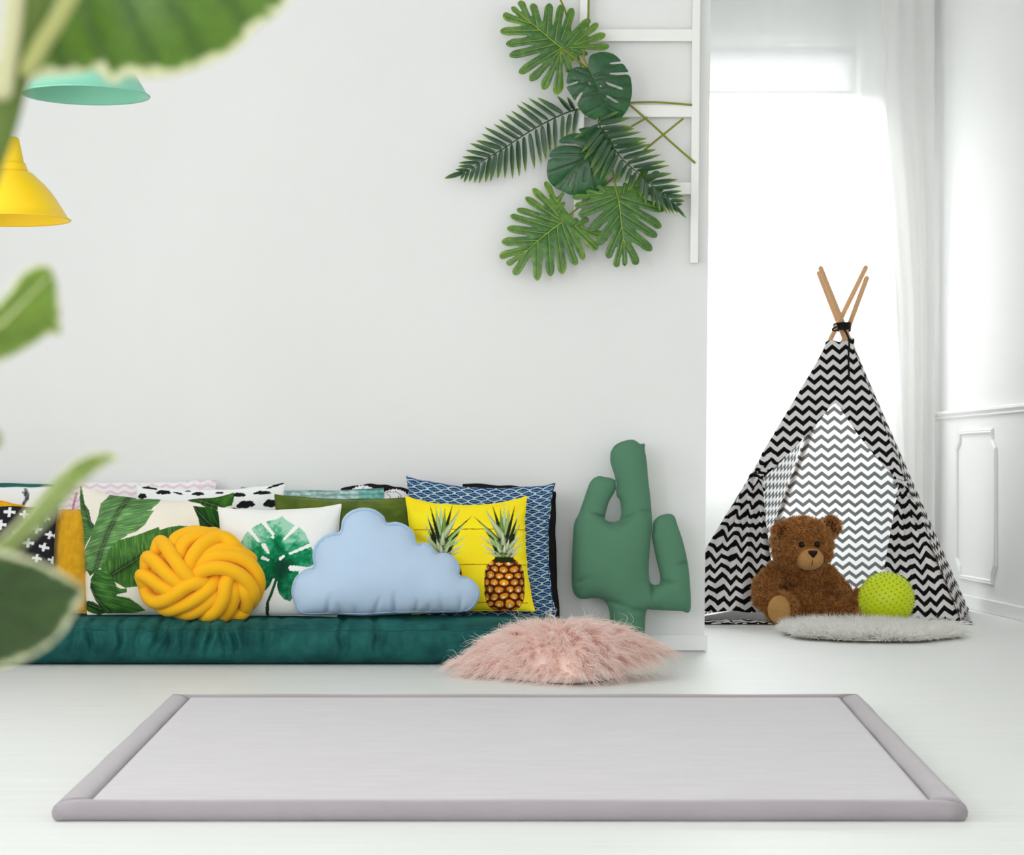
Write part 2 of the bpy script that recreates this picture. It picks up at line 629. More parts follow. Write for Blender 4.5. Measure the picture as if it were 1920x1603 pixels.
cu = thing('sheer_curtain', (2.4, YB - .25, .02), 'sheer white voile curtain hanging in front of the bright window', 'curtain')
curtain('voile', YB - .25, ([0, 1], [1.58, 1.58]), ([0, 1], [3.02, 3.22]), .02, 3.93, 3.2, .016, M_SHEER, cu)
dr = thing('side_drape', (3.1, YB - .17, .02), 'gathered off-white drape pulled into the corner beside the voile', 'curtain')
xd = lambda p: (p - VX) / FX * (YB - .17)
curtain('drape_cloth', YB - .17, ([0, .10, .22, .40, .55, 1], [xd(1628), xd(1628), xd(1636), xd(1668), xd(1686), xd(1690)]),
        ([0, 1], [xd(1752), xd(1752)]), .02, 3.93, 1.6, .022, M_DRAPE, dr)
rd = thing('curtain_rod', (2.4, YB - .2, 3.94), 'white curtain rod spanning the alcove under the ceiling', 'curtain rod')
V, F = tube([[x, YB - .2, 3.95] for x in np.linspace(xe1 + .02, XR - .02, 6)], .012, 10, False)
mk('rod', V, F, M_TRIM, rd)
# ------------------------------------------------------------------ grey foam play mat
def pile_mat(name, c, vary, stretch):
    k = NT(name)
    v = k.coords('Object', stretch)
    n = k.noise(6, 5, v, .65)
    f = k.noise(900, 2, k.coords('Object'))
    a = tuple(min(1, x * (1 + vary)) for x in L4(c)[:3]) + (1,)
    b = tuple(x * (1 - vary) for x in L4(c)[:3]) + (1,)
    col = k.mix(k.ramp(n.outputs[0], [(.35, (0, 0, 0)), (.65, (1, 1, 1))]), b, a)
    col = k.mix(.25, col, k.ramp(f.outputs[0], [(.3, (.75, .75, .75)), (.7, (1, 1, 1))]), 'MULTIPLY')
    k.link(col, k.b.inputs['Base Color'])
    k.set(Roughness=.95); k.b.inputs['Specular IOR Level'].default_value = .08
    k.b.inputs['Sheen Weight'].default_value = .35; k.b.inputs['Sheen Roughness'].default_value = .5
    k.bump(f.outputs[0], .35, .0015)
    return k.m


M_MAT = pile_mat('grey_plush_pile', (184, 179, 183), .045, (1, 4, 1))
M_MATB = pile_mat('grey_plush_border', (154, 146, 151), .03, (1, 2, 1))
zt = .045
d0, d1 = floor_d(1541), floor_d(1300, zt)
A = np.array([(97 - VX) / FX * d0, d0]); B = np.array([(1816 - VX) / FX * d0, d0])
C = np.array([(1615 - VX) / FX * d1, d1]); D = np.array([(317 - VX) / FX * d1, d1])
Q = [A, B, C, D]
mat = thing('play_mat', ((A + B + C + D)[0] / 4, (A + B + C + D)[1] / 4, 0), 'large flat grey plush play mat with a raised stitched border', 'mat')
bw = .072


def inset(Q, w):
    out = []
    for i in range(4):
        p0, p1, p2 = Q[i - 1], Q[i], Q[(i + 1) % 4]
        e0 = (p1 - p0) / np.linalg.norm(p1 - p0); e1 = (p2 - p1) / np.linalg.norm(p2 - p1)
        n0 = np.array([-e0[1], e0[0]]); n1 = np.array([-e1[1], e1[0]])
        m = np.linalg.solve(np.array([n0, n1]), np.array([n0 @ p1 + w, n1 @ p1 + w]))
        out.append(m)
    return out


# rounded border: cross-section (inward offset, height)
prof = [(bw, .006), (bw, .030), (bw - .003, .036), (bw - .012, .041), (bw * .6, .0445), (.026, .045), (.013, .0425), (.004, .035), (.000, .024), (.001, .012), (.006, .003), (.014, .0)]
names = ['border', 'border', 'border', 'border']
for i in range(4):
    V = []; nseg = 48
    j = (i + 1) % 4
    for s in np.linspace(0, 1, nseg + 1):
        for a, h in prof:
            q = inset(Q, a)
            e = (q[j] - q[i]) / np.linalg.norm(q[j] - q[i])
            g = .0016                                         # open mitre seam
            p = q[i] + e * g + (q[j] - q[i] - 2 * e * g) * s
            wob = .0015 * math.sin(17 * s + i * 2) + .001 * math.sin(41 * s + i)
            nin = np.array([-e[1], e[0]])
            p = p + nin * wob * (1 if a > .03 else .3)
            V.append((p[0], p[1], h + .0008 * math.sin(23 * s + 3 * a / bw)))
    n = len(prof)
    Fb = [tuple(x for x in f) for f in grid_faces(n, nseg + 1)]
    Fb += [tuple(range(n))[::-1], tuple(nseg * n + t for t in range(n))]
    mk('border', V, Fb, M_MATB, mat)
q0 = inset(Q, bw + .004); q1 = inset(Q, bw + .001); q2 = inset(Q, bw + .02)
N = 60
V = []
lev = [(q1, .004), (q1, .028), (q0, .034), (inset(Q, bw + .010), .0385), (q2, .040)]
ring = []
for q, h in lev:
    for i in range(4):
        for s in np.arange(N // 4) / (N // 4): V.append((*(q[i] + (q[(i + 1) % 4] - q[i]) * s), h))
Fp = [tuple(f) for f in grid_faces(N, len(lev), wrap_u=True)]
Fp += [tuple((len(lev) - 1) * N + t for t in range(N)), tuple(range(N))[::-1]]
mk('pad', V, Fp, M_MAT, mat)


# ------------------------------------------------------------------ teal velvet futon
def velvet(name, c, c2, sheen=.8):
    k = NT(name)
    v = k.coords('Object')
    n = k.noise(9, 5, v, .6); n2 = k.noise(45, 4, k.coords('Object', (1, 1, .5)), .7)
    col = k.mix(k.ramp(n.outputs[0], [(.35, (0, 0, 0)), (.68, (1, 1, 1))]), L4(c), L4(c2))
    col = k.mix(.35, col, k.ramp(n2.outputs[0], [(.3, (.55, .55, .55)), (.7, (1, 1, 1))]), 'MULTIPLY')
    k.link(col, k.b.inputs['Base Color'])
    k.set(Roughness=.75); k.b.inputs['Specular IOR Level'].default_value = .15
    k.b.inputs['Sheen Weight'].default_value = sheen; k.b.inputs['Sheen Roughness'].default_value = .35
    k.b.inputs['Sheen Tint'].default_value = L4(c2)
    k.bump(n2.outputs[0], .2, .004)
    return k.m


M_TEAL = velvet('teal_velvet', (20, 74, 73), (38, 106, 101), .5)
FZ = .172
fx0, fx1 = -2.15, .80
fut = thing('floor_futon', ((fx0 + fx1) / 2, 10.05, 0), 'low teal velvet floor futon with wrinkled seamed front edge against the wall', 'futon')
prof = catmull([(10.40, .012), (9.86, .004), (9.775, .008), (9.735, .03), (9.712, .07), (9.712, .105), (9.735, .135), (9.752, .141), (9.765, .148),
                (9.80, .164), (9.88, .174), (10.0, .176), (10.2, .178), (10.38, .174), (10.44, .15), (10.448, .09), (10.43, .03)], 7, True)
nprof = len(prof); nx = 620
xs = np.linspace(fx0, fx1, nx)
cy, cz = 10.07, .088
end = np.clip(np.minimum(xs - fx0, fx1 - xs) / .07, 0, 1)
end = np.sqrt(1 - (1 - end) ** 2)
Xg = np.repeat(xs[:, None], nprof, 1)
Yg = cy + (prof[None, :, 0] - cy) * (1 - .10 * (1 - end[:, None])); Zg = cz + (prof[None, :, 1] - cz) * (.15 + .85 * end[:, None])
# folds: (px along the front, strength, width px, slant)
folds = [(70, .8, 6, .1), (95, 1, 7, .3), (140, .8, 8, -.1), (168, 1.3, 7, -.3), (205, .5, 9, .2), (224, 1.5, 6, 0), (258, 1.0, 8, .35), (292, 1.3, 7, .6), (318, .8, 6, .1),
         (345, 1.0, 7, .4), (372, .9, 8, .2), (392, 1.4, 6, .25), (420, 1.6, 7, -.2), (438, 1.5, 6, -.5), (460, 1.0, 7, -.45), (498, 1.2, 7, -.5), (530, .7, 10, -.35), (640, .9, 6, .1),
         (706, .8, 6, -.1), (760, .35, 10, .1), (840, .4, 10, .1), (20, 1, 7, .2), (-30, 1, 8, -.2), (580, .35, 9, -.3)]
front = np.clip((9.83 - Yg) / .06, 0, 1)
hh = np.clip((Zg - .02) / .14, 0, 1.15)
disp = np.zeros_like(Xg)
for p, s, w, sl in folds:
    xc = (p - VX) / FX * 9.72
    c = xc + sl * .06 * (hh - .6) + .006 * np.sin(hh * 7 + p)
    ww = w / FX * 9.72 * (.55 + .5 * hh)
    g = np.exp(-((Xg - c) / ww) ** 2)
    prof_h = np.exp(-((hh - .80) / .42) ** 2)
    disp += 2.3 * s * (.011 * g - .0075 * np.exp(-((Xg - c - 1.9 * ww) / (1.3 * ww)) ** 2) - .004 * np.exp(-((Xg - c + 1.9 * ww) / (1.3 * ww)) ** 2)) * prof_h
Yg = Yg + disp * front
top = np.clip((Zg - .14) / .03, 0, 1) * np.clip((10.1 - Yg) / .2, 0, 1)
Zg = Zg - np.maximum(disp, -.004) * .7 * top
# stitched groove along the upper front edge
seam = np.exp(-(((prof[:, 0] - 9.752) ** 2 + (prof[:, 1] - .141) ** 2) / .007 ** 2))
Yg = Yg + .006 * seam[None]; Zg = Zg - .003 * seam[None]
Vf = np.stack([Xg, Yg, Zg], -1).reshape(-1, 3)
nn = nz(Vf[::1] * [1, 1, 1.4], 9, 3.1) * .004 + nz(Vf, 26, 1.7) * .0015
Vf[:, 1] += np.where(Vf[:, 1] < 9.8, nn, 0); Vf[:, 2] += np.where(Vf[:, 2] > .13, nn * 1.2, 0)
Ff = [tuple(f) for f in grid_faces(nprof, nx, wrap_u=True)] + [tuple(range(nprof)), tuple((nx - 1) * nprof + t for t in range(nprof))[::-1]]
mk('cushion', Vf, Ff, M_TEAL, fut)
si = int(np.argmax(seam))
Pt = Vf.reshape(nx, nprof, 3)[8:-8:2, si] + [0, -.0035, .001]
V, F = tube(Pt, .0022, 6); mk('seam_piping', V, F, M_TEAL, fut)
# ------------------------------------------------------------------ cushions on the futon
M_PRINT = painted('printed_cotton', .9, .1, .3, 700)
M_PRINTV = painted('velvet_print', .85, .1, .3, 300, .5)


def rgb(x, c):
    a = np.empty(x.shape + (3,)); a[...] = c
    return a


def put(img, mask, c):
    img[mask] = np.broadcast_to(np.asarray(c, float), img.shape)[mask] if np.ndim(c) == img.ndim else c
    return img


def pillow(name, TL, TR, BR, BL, d, T, paint, label, sag=(6, 5, 3, 5), N=150, lean=.16, mat=None, group='cushions on the floor futon', seed=0, wr=1.0, back=None, piping=None, pw=.55, pexp=2.6):
    """stuffed square cushion leaning back; corners are given where its seams meet, d is the distance of its foot"""
    mat = mat or M_PRINT
    TL, TR, BR, BL = (np.array(p, float) for p in (TL, TR, BR, BL))
    def plane(n):
        u, v = np.meshgrid(np.linspace(0, 1, n), np.linspace(0, 1, n))
        q = (TL * ((1 - u) * (1 - v))[..., None] + TR * (u * (1 - v))[..., None] + BR * (u * v)[..., None] + BL * ((1 - u) * v)[..., None])
        su = 4 * u * (1 - u); sv = 4 * v * (1 - v)
        su, sv = su ** .8, sv ** .8
        q[..., 1] += sag[0] * su * (1 - v) - sag[2] * su * v
        q[..., 0] += sag[3] * sv * (1 - u) - sag[1] * sv * u
        r = np.random.default_rng(seed)
        edge = lambda t, k: sum(r.uniform(-.6, .6) * np.sin((j + 2) * 2.2 * t * PI + r.uniform(0, 6)) for j in range(k))
        q[..., 1] += edge(u, 3) * (1 - v) * 1.2; q[..., 0] += edge(v, 3) * u * 1.0
        h = (np.clip(1 - np.abs(2 * u - 1) ** pexp, 0, 1) * np.clip(1 - np.abs(2 * v - 1) ** pexp, 0, 1)) ** pw
        h = h * (1 + .10 * (v - .4))
        # creases running in from the corners and edges
        cr = np.zeros_like(h)
        for _ in range(int(14 * wr)):
            cu, cv = r.uniform(0, 1), r.choice([0, 1]); 
            if r.random() < .5: cu, cv = cv, cu
            tu, tv = .5 + r.uniform(-.25, .25), .5 + r.uniform(-.25, .25)
            L = r.uniform(.25, .5)
            a = (cu, cv); b = (cu + (tu - cu) * L * 1.4, cv + (tv - cv) * L * 1.4)
            dd, t = seg_dist(u, v, a, b)
            cr -= r.uniform(.04, .10) * np.exp(-(dd / .035) ** 2) * (1 - t) 
        h = np.clip(h + cr * np.minimum(h * 3, 1), 0, None)
        return u, v, q, h
    zb = EYE - (BL[1] + BR[1] - 2 * VY) / 2 / FX * d
    def world(q, off):
        z = EYE - (q[..., 1] - VY) / FX * d
        Y = d + lean * np.clip(z - zb, 0, None)
        X = (q[..., 0] - VX) / FX * Y; Z = EYE - (q[..., 1] - VY) / FX * Y
        Z = Z + 0 * X
        return np.stack([X, Y + off, Z - off * lean * .3], -1)
    u, v, q, h = plane(N)
    Vf = world(q, -h * T).reshape(-1, 3)
    c = lin(paint(q[..., 0].ravel(), q[..., 1].ravel(), u.ravel(), v.ravel()))
    n2 = 24
    u2, v2, q2, h2 = plane(n2)
    Vb = world(q2, h2 * T * .8).reshape(-1, 3)
    cb = np.tile(lin(back) if back is not None else np.median(c, 0), (len(Vb), 1))
    Ff = grid_faces(N, N)[:, ::-1]; Fb = grid_faces(n2, n2) + N * N
    o_v = np.vstack([Vf, Vb]); o_c = np.vstack([c, cb])
    base = o_v[:, 2].min()
    t = thing(name, ((o_v[:, 0].min() + o_v[:, 0].max()) / 2, d, base), label, 'cushion', group)
    mk('cover', o_v, np.vstack([Ff, Fb]), mat, t, col=o_c)
    g = world(q, 0 * h)
    rim = np.vstack([g[0, :-1], g[:-1, -1], g[-1, :0:-1], g[:0:-1, 0]])[::3]
    V, F = tube(np.vstack([rim, rim[:2]]), .0028, 6, False)
    ec = c.reshape(N, N, 3)
    rc = np.vstack([ec[0, :-1], ec[:-1, -1], ec[-1, :0:-1], ec[:0:-1, 0]])[::3]
    rc = np.vstack([rc, rc[:2]]).repeat(6, 0) if piping is None else np.tile(lin(piping), (len(V), 1))
    mk('seam_edge', V, F, mat, t, col=rc)
    return t


def solid(c, c2=None, sx=14, sy=14, seed=1):
    c2 = c if c2 is None else c2
    def f(x, y, u, v):
        n = (vnoise(x / sx, y / sy, seed) * .6 + vnoise(x / sx * 2.7, y / sy * 2.7, seed + 1) * .4)[:, None]
        return np.asarray(c, float) * (1 - n) + np.asarray(c2, float) * n
    return f


Z1 = lambda pts: [(150 + a / 5.937, 890 + b / 5.937) for a, b in pts]        # tracing crops -> photo pixels
Z2 = lambda pts: [(400 + a / 6.969, 930 + b / 6.969) for a, b in pts]
Z3 = lambda pts: [(740 + a / 5.528, 880 + b / 5.528) for a, b in pts]


# ---- banana-leaf print
def banana(x, y, u, v):
    img = rgb(x, (238, 232, 218))
    img += ((vnoise(x / 30, y / 30, 5) - .5) * 10)[:, None]
    leaves = [
        # polygon, midrib, vein direction (deg), base colour
        (Z1([(0, 130), (20, 140), (60, 330), (110, 400), (135, 520), (190, 590), (160, 640), (120, 700), (60, 800), (40, 900), (0, 980)]), Z1([(10, 150), (70, 360), (120, 520), (140, 580)]), 12, (88, 138, 76)),
        (Z1([(60, 920), (400, 1010), (760, 860), (720, 1010), (690, 1100), (690, 1240), (520, 1260), (400, 1190), (330, 1110), (240, 1040), (120, 1130), (90, 1080), (55, 1060)]), Z1([(380, 1110), (560, 1000), (700, 920)]), 100, (64, 112, 48)),
        (Z1([(250, 900), (420, 740), (640, 680), (830, 610), (890, 585), (905, 620), (1000, 590), (1120, 570), (1260, 580), (1230, 620), (1350, 610), (1420, 700), (1200, 800), (900, 850), (720, 980), (560, 1010), (380, 1110), (250, 1050), (200, 980)]), Z1([(380, 1110), (560, 1000), (700, 915), (1000, 780), (1300, 660)]), 78, (76, 126, 58)),
        (Z1([(345, 215), (480, 230), (640, 270), (800, 275), (915, 255), (880, 320), (820, 370), (805, 395), (750, 400), (835, 405), (790, 470), (740, 560), (640, 640), (540, 670), (545, 680), (420, 750), (330, 850), (300, 960), (190, 1080), (120, 1070), (60, 1050), (50, 980), (60, 830), (120, 720), (160, 600), (215, 460), (240, 320), (300, 270), (330, 225)]), Z1([(540, 270), (430, 430), (330, 650), (250, 850), (180, 1080)]), 165, (104, 152, 92)),
        (Z1([(130, 1160), (190, 1060), (300, 1050), (400, 1180), (430, 1250), (470, 1270), (540, 1265), (535, 1310), (430, 1330), (420, 1350), (560, 1370), (660, 1440), (740, 1510), (600, 1540), (300, 1540), (240, 1480), (180, 1400), (120, 1260)]), Z1([(120, 1240), (180, 1370), (260, 1460), (330, 1520)]), 20, (64, 116, 52)),
        (Z1([(60, 1400), (150, 1410), (250, 1470), (330, 1530), (200, 1560), (80, 1520)]), Z1([(100, 1440), (250, 1500)]), 30, (52, 104, 44)),
        (Z1([(1130, 235), (1280, 240), (1420, 240), (1560, 215), (1720, 190), (1720, 260), (1690, 340), (1520, 400), (1440, 380), (1390, 360), (1340, 325), (1220, 300)]), Z1([(1200, 240), (1400, 310), (1560, 360)]), 110, (58, 108, 40)),
        (Z1([(1262, 350), (1400, 365), (1530, 400), (1640, 500), (1600, 700), (1440, 720), (1350, 620), (1330, 500)]), Z1([(1270, 360), (1420, 520), (1560, 640)]), 60, (36, 84, 34)),
    ]
    for poly, rib, ang, c in leaves:
        m = inside(x, y, poly)
        a = math.radians(ang)
        d = poly_dist(x, y, rib)
        # veins bend towards the rib
        w = (-math.sin(a) * x + math.cos(a) * y) + .12 * d
        st = .5 + .5 * np.sin(w * 2.4 + 3 * vnoise(x / 9, y / 9, 3))
        st2 = vnoise(w * .9, (math.cos(a) * x + math.sin(a) * y) / 18, 7)
        k = .72 + .22 * st + .34 * (st2 - .4)
        k = k * (1 - .45 * np.exp(-(d / 5) ** 2))
        k = k + .20 * (vnoise(x / 22, y / 22, 9) - .35)
        cc = np.asarray(c, float)[None] * k[:, None] + np.array([18, 14, 6.])[None] * (st2 > .7)[:, None]
        rm = d < .8
        cc[rm] = cc[rm] * .4 + np.array([150, 165, 140.]) * .5
        img[m] = cc[m]
    return np.clip(img, 8, 250)


# ---- watercolour monstera print
def monstera_print(x, y, u, v):
    img = rgb(x, (240, 240, 236))
    out = Z2([(905, 262), (940, 305), (1010, 350), (1075, 395), (1130, 410), (1200, 480), (1245, 570), (1270, 640), (1300, 700), (1320, 800), (1310, 900), (1200, 950), (1120, 990), (1120, 1100), (1100, 1250), (1010, 1375),
              (930, 1350), (865, 1270), (840, 1180), (850, 1090), (790, 1075), (740, 1180), (660, 1260), (580, 1305), (480, 1250), (400, 1100), (360, 900), (360, 760), (370, 620), (400, 540), (450, 470), (560, 390), (650, 350), (740, 325), (830, 310)])
    m = inside(x, y, out)
    cuts = [((650, 335), (790, 505), 26), ((785, 545), (786, 550), 20), ((1105, 390), (935, 565), 26), ((470, 430), (600, 590), 27), ((330, 640), (545, 785), 22), ((670, 650), (725, 740), 28),
            ((655, 810), (730, 840), 22), ((885, 820), (930, 790), 22), ((1330, 620), (1010, 755), 24), ((1030, 945), (1320, 960), 34), ((1180, 570), (1185, 560), 2)]
    for a, b, w in cuts:
        (p, q) = Z2([a, b]); d, t = seg_dist(x, y, p, q); m &= d > w / 6.969 * (1.1 - .45 * t + .12 * np.sin(x * .9 + y * .7))
    c0, c1 = Z2([(880, 980)])[0], Z2([(830, 500)])[0]
    r = np.hypot(x - c0[0], y - c0[1]) / 90
    n = vnoise(x / 7, y / 7, 2) * .5 + vnoise(x / 3, y / 3, 4) * .3 + vnoise(x / 18, y / 18, 8) * .6
    t = np.clip(r * 1.15 + (n - .7) * .8 - .12, 0, 1)[:, None]
    deep, mid, pale = np.array([10, 74, 46.]), np.array([22, 138, 88.]), np.array([158, 208, 182.])
    cc = np.where(t < .5, deep + (mid - deep) * t * 2, mid + (pale - mid) * (t - .5) * 2)
    low = np.clip((y - 1075) / 30, 0, 1)[:, None]
    cc = cc * (1 - low * .45) + deep * low * .45
    blob = np.exp(-(poly_dist(x, y, Z2([(915, 860), (890, 1040)])) / 6.5) ** 2)[:, None]
    cc = cc * (1 - .7 * blob) + np.array([24, 56, 46.]) * .7 * blob
    img[m] = cc[m]
    st = poly_dist(x, y, Z2([(835, 1080), (760, 1290), (715, 1390), (705, 1570)]))
    img[st < 2.6] = (34, 78, 60)
    img[(st < 3.3) & (y > 1130)] = (36, 62, 52)
    return img


# ---- pineapple photo print
def pineapple(x, y, u, v):
    img = rgb(x, (250, 228, 38))
    img[:, 1] += (vnoise(x / 26, y / 18, 4) - .5) * 12
    for yy, a, b in ((993, 776, 988), (1059, 776, 988), (1130, 860, 990)):
        m = (np.abs(y - yy - .6 * np.sin(x / 30)) < .9) & (x > a) & (x < b)
        img[m] = (186, 140, 10)
    def fruit(cx, y0, y1, hw, lean):
        yc = (y0 + y1) / 2; hh = (y1 - y0) / 2
        cxx = cx + lean * (y - yc)
        r = np.abs((x - cxx) / hw) ** 2.6 + np.abs((y - yc) / hh) ** 3.2
        m = r < 1
        # scales: hexagon-ish eyes in staggered rows, squeezed towards the edges
        s = np.arcsin(np.clip((x - cxx) / hw, -1, 1)) / (PI / 2)
        gy = (y - y0) / 13.2 + .5 * (vnoise(x / 17, y / 17, 22) - .5)
        row = np.floor(gy)
        gx = s * 3.0 + .5 * (row % 2) + .25 * (vnoise(x / 14, y / 14, 21) - .5)
        fx = gx - np.floor(gx) - .5; fy = gy - row - .5
        fy2 = fy * 1.0
        # neighbouring staggered cell
        rr = np.hypot(fx * 1.05, fy2 * 1.0)
        hsh = ((np.floor(gx) * 57 + row * 131).astype(int) * 2654435 % 997) / 997.0
        ed = np.clip((rr - .36) / .14, 0, 1)
        body = np.array([214, 128, 26.])[None] * (.75 + .45 * hsh[:, None]) + np.array([20, 10, 0])
        hot = np.array([226, 150, 44.])
        body = body * .6 + hot * .4
        star = (np.minimum(np.abs(fx + .35 * (fy - .12)), np.abs(fx - .35 * (fy - .12))) < .06) & (fy > -.02) & (rr < .36) | (np.hypot(fx, fy - .14) < .13)
        body[star] = (236, 214, 176)
        dark = np.array([74, 30, 10.])
        cc = body * (1 - ed[:, None]) + dark * ed[:, None]
        sp = vnoise(x / 1.6, y / 1.6, 12)[:, None]
        cc = cc * (.72 + .5 * sp)
        sh = np.clip(1.12 - .35 * np.abs((x - cxx) / hw) ** 2, .5, 1.1)[:, None]
        cc = cc * sh
        img[m] = cc[m]
    def crown(cx, cy, mir=1, sc=1.0):
        # blades: (dx0, dy0, dx1, dy1, width, colour) far ones first
        g1, g2, g3, dk, wh = (176, 206, 130), (120, 164, 72), (206, 222, 170), (38, 52, 26), (228, 232, 200)
        L = [(-6, -30, -38, -62, 5, wh), (6, -30, 32, -66, 5, wh), (-10, -22, -46, -48, 4, g3), (10, -20, 36, -52, 4, wh), (-12, -14, -44, -32, 4, wh), (12, -12, 38, -36, 4, wh), (-8, -8, -36, -18, 3.5, g3), (10, -6, 34, -20, 3.5, wh),
             (0, -40, 2, -108, 7, g3), (0, -36, -34, -98, 8, g1), (2, -36, 12, -104, 7, g1), (0, -34, -20, -104, 6, dk), (-2, -34, -6, -100, 7, g2), (4, -34, 22, -104, 5, dk), (8, -30, 30, -92, 5, g3), (-6, -36, -56, -84, 4.5, dk), (-8, -34, -44, -72, 5, g1), (2, -40, -30, -86, 9, g3),
             (8, -28, 26, -80, 5, dk), (10, -26, 32, -70, 5, g1), (-10, -26, -34, -56, 5, dk), (-10, -24, -30, -48, 6, g1), (10, -24, 24, -58, 5, dk), (8, -20, 26, -46, 6, g3), (0, -26, -2, -54, 8, g3), (-4, -20, -18, -42, 7, g1), (4, -18, 10, -40, 7, g3), (-8, -14, -22, -30, 6, dk), (-4, -14, -14, -30, 6, g3), (6, -12, 20, -26, 6, g3), (1, -14, 2, -30, 6, wh), (-4, -6, -16, -18, 5, g1), (4, -6, 14, -18, 5, g1), (0, -4, 0, -16, 6, g2)]
        for a0, b0, a1, b1, w, c in L:
            p = np.array([cx + mir * a0 * sc, cy + b0 * sc]); q = np.array([cx + mir * a1 * sc, cy + b1 * sc])
            d, t = seg_dist(x, y, p, q)
            ww = w * sc * .62 * np.sqrt(np.clip(1 - t, 0, 1)) * (.65 + .6 * np.sin(PI * np.clip(t + .12, 0, 1)))
            m = d < ww
            k = (1.0 - .35 * np.clip(d / np.maximum(ww, .1), 0, 1) ** 2) * (.82 + .25 * t)
            k = np.where(t < .12, k * .55, k)
            cc = np.asarray(c, float)[None] * k[:, None]
            img[m] = cc[m]
    fruit(945, 1046, 1147, 38, .02)
    fruit(828, 1046, 1147, 38, .0)
    crown(943, 1052, 1, 1.0)
    crown(828, 1052, -1, 1.0)
    m = (np.abs(x - 944) < 18) & (np.abs(y - 1050) < 4 + 2 * vnoise(x / 3, y / 3, 3))
    img[m] = (40, 44, 18)
    return np.clip(img, 5, 255)


# ---- navy leaf lattice
def lattice(x, y, u, v):
    img = rgb(x, (184, 216, 214))
    X = u * 270; Y = v * 262
    px, py = 25.0, 14.0
    m = np.zeros(x.shape, bool); FXX = np.zeros(x.shape); FYY = np.ones(x.shape)
    for o in (0, .5):
        gy = Y / py + o; gx = X / px + o + .10 * np.sin(Y / 40)
        fx = gx - np.floor(gx) - .5; fy = gy - np.floor(gy) - .5
        w = .315 * (1 - np.abs(fx * 2.04) ** 1.3) + .02 * np.sin(fx * 46)
        k = (np.abs(fy) < w) & (np.abs(fx) < .485)
        m |= k; FXX[k] = fx[k]; FYY[k] = fy[k]
    fx, fy = FXX, FYY
    n = vnoise(X / 4, Y / 4, 4)[:, None]
    img[m] = (np.array([18, 36, 84.]) * (1 - n) + np.array([38, 66, 126.]) * n)[m]
    ln = (np.abs(fy) < .045) & (np.abs(fx) < .26) & m
    img[ln] = (120, 150, 190)
    return img


def clouds(x, y, u, v):
    img = rgb(x, (240, 242, 242))
    spots = [(281, 915, 26, 4, 8), (307, 923, 24, 7, 0), (335, 925, 17, 3, 14), (267, 930, 14, 9, 0), (372, 926, 20, 6, 0), (352, 921, 10, 2, 0), (412, 924, 13, 4, -5), (461, 946, 30, 12, -6), (508, 944, 24, 13, 0), (448, 928, 22, 7, 0), (516, 911, 30, 3.5, -16), (492, 924, 28, 6, -2), (428, 912, 18, 3, 5), (390, 908, 10, 3, 0), (436, 958, 22, 10, 0), (395, 950, 24, 10, 0)]
    for cx, cy, w, h, a in spots:
        a = math.radians(a)
        dx = (x - cx) * math.cos(a) + (y - cy) * math.sin(a); dy = -(x - cx) * math.sin(a) + (y - cy) * math.cos(a)
        m = np.zeros(x.shape, bool)
        for ox, oy, r in ((-.34, .15, .26), (-.1, -.12, .34), (.16, -.05, .36), (.36, .15, .24), (0, .2, .3)):
            m |= ((dx - ox * w) / (r * w)) ** 2 + ((dy - oy * h) / (r * h * 1.35)) ** 2 < 1
        img[m] = (28, 28, 30)
    return img


def pinkzig(x, y, u, v):
    img = rgb(x, (240, 238, 240))
    t = np.abs(((x / 26) % 1) - .5) * 2
    m = ((y + t * 6) / 12.5) % 1 < .42
    img[m] = (230, 206, 218)
    st = poly_dist(x, y, [(144, 925), (138, 950), (137, 962)]) < 2.2
    img[st] = (206, 130, 150)
    side = (x > 372) & (np.abs((x + .35 * y) % 3.6) < 1.2)
    img[side & (y > 905)] = (222, 196, 208)
    return img


def pluses(x, y, u, v):
    img = rgb(x, (38, 35, 40))
    for cx, cy, r, a in ((19, 960, 11, 3), (4, 984, 11, 2), (71, 992, 9.5, 8), (87, 971, 8, 20), (94, 1003, 8.5, 12), (55, 1018, 10.5, 4), (84, 1026, 9.5, 14), (71, 1047, 9, 8), (47, 965, 9, 0), (36, 1000, 10, 0), (22, 1030, 10, 0), (8, 1052, 10, 0), (99, 1050, 8, 10), (95, 1080, 8, 10), (60, 1075, 9, 5), (-14, 960, 10, 0), (-22, 1000, 10, 0)):
        a = math.radians(a); dx = (x - cx) * math.cos(a) + (y - cy) * math.sin(a); dy = -(x - cx) * math.sin(a) + (y - cy) * math.cos(a)
        m = ((np.abs(dx) < r) & (np.abs(dy) < r * .26)) | ((np.abs(dy) < r * .86) & (np.abs(dx) < r * .26))
        img[m] = (232, 234, 236)
    return img


def feather(x, y, u, v):
    img = rgb(x, (242, 243, 244))
    Zc = lambda pts: [(a / 7.287, 890 + b / 7.287) for a, b in pts]
    m = inside(x, y, Zc([(320, 182), (365, 185), (385, 230), (410, 270), (400, 320), (405, 345), (380, 360), (350, 405), (330, 440), (300, 430), (320, 370), (345, 330), (335, 280), (300, 240), (305, 225), (335, 235), (345, 215)]))
    n = vnoise(x / 1.5, y / 4, 3)[:, None]
    img[m] = (np.array([36, 38, 42.]) * (1 - n) + np.array([130, 132, 138.]) * n)[m]
    return img


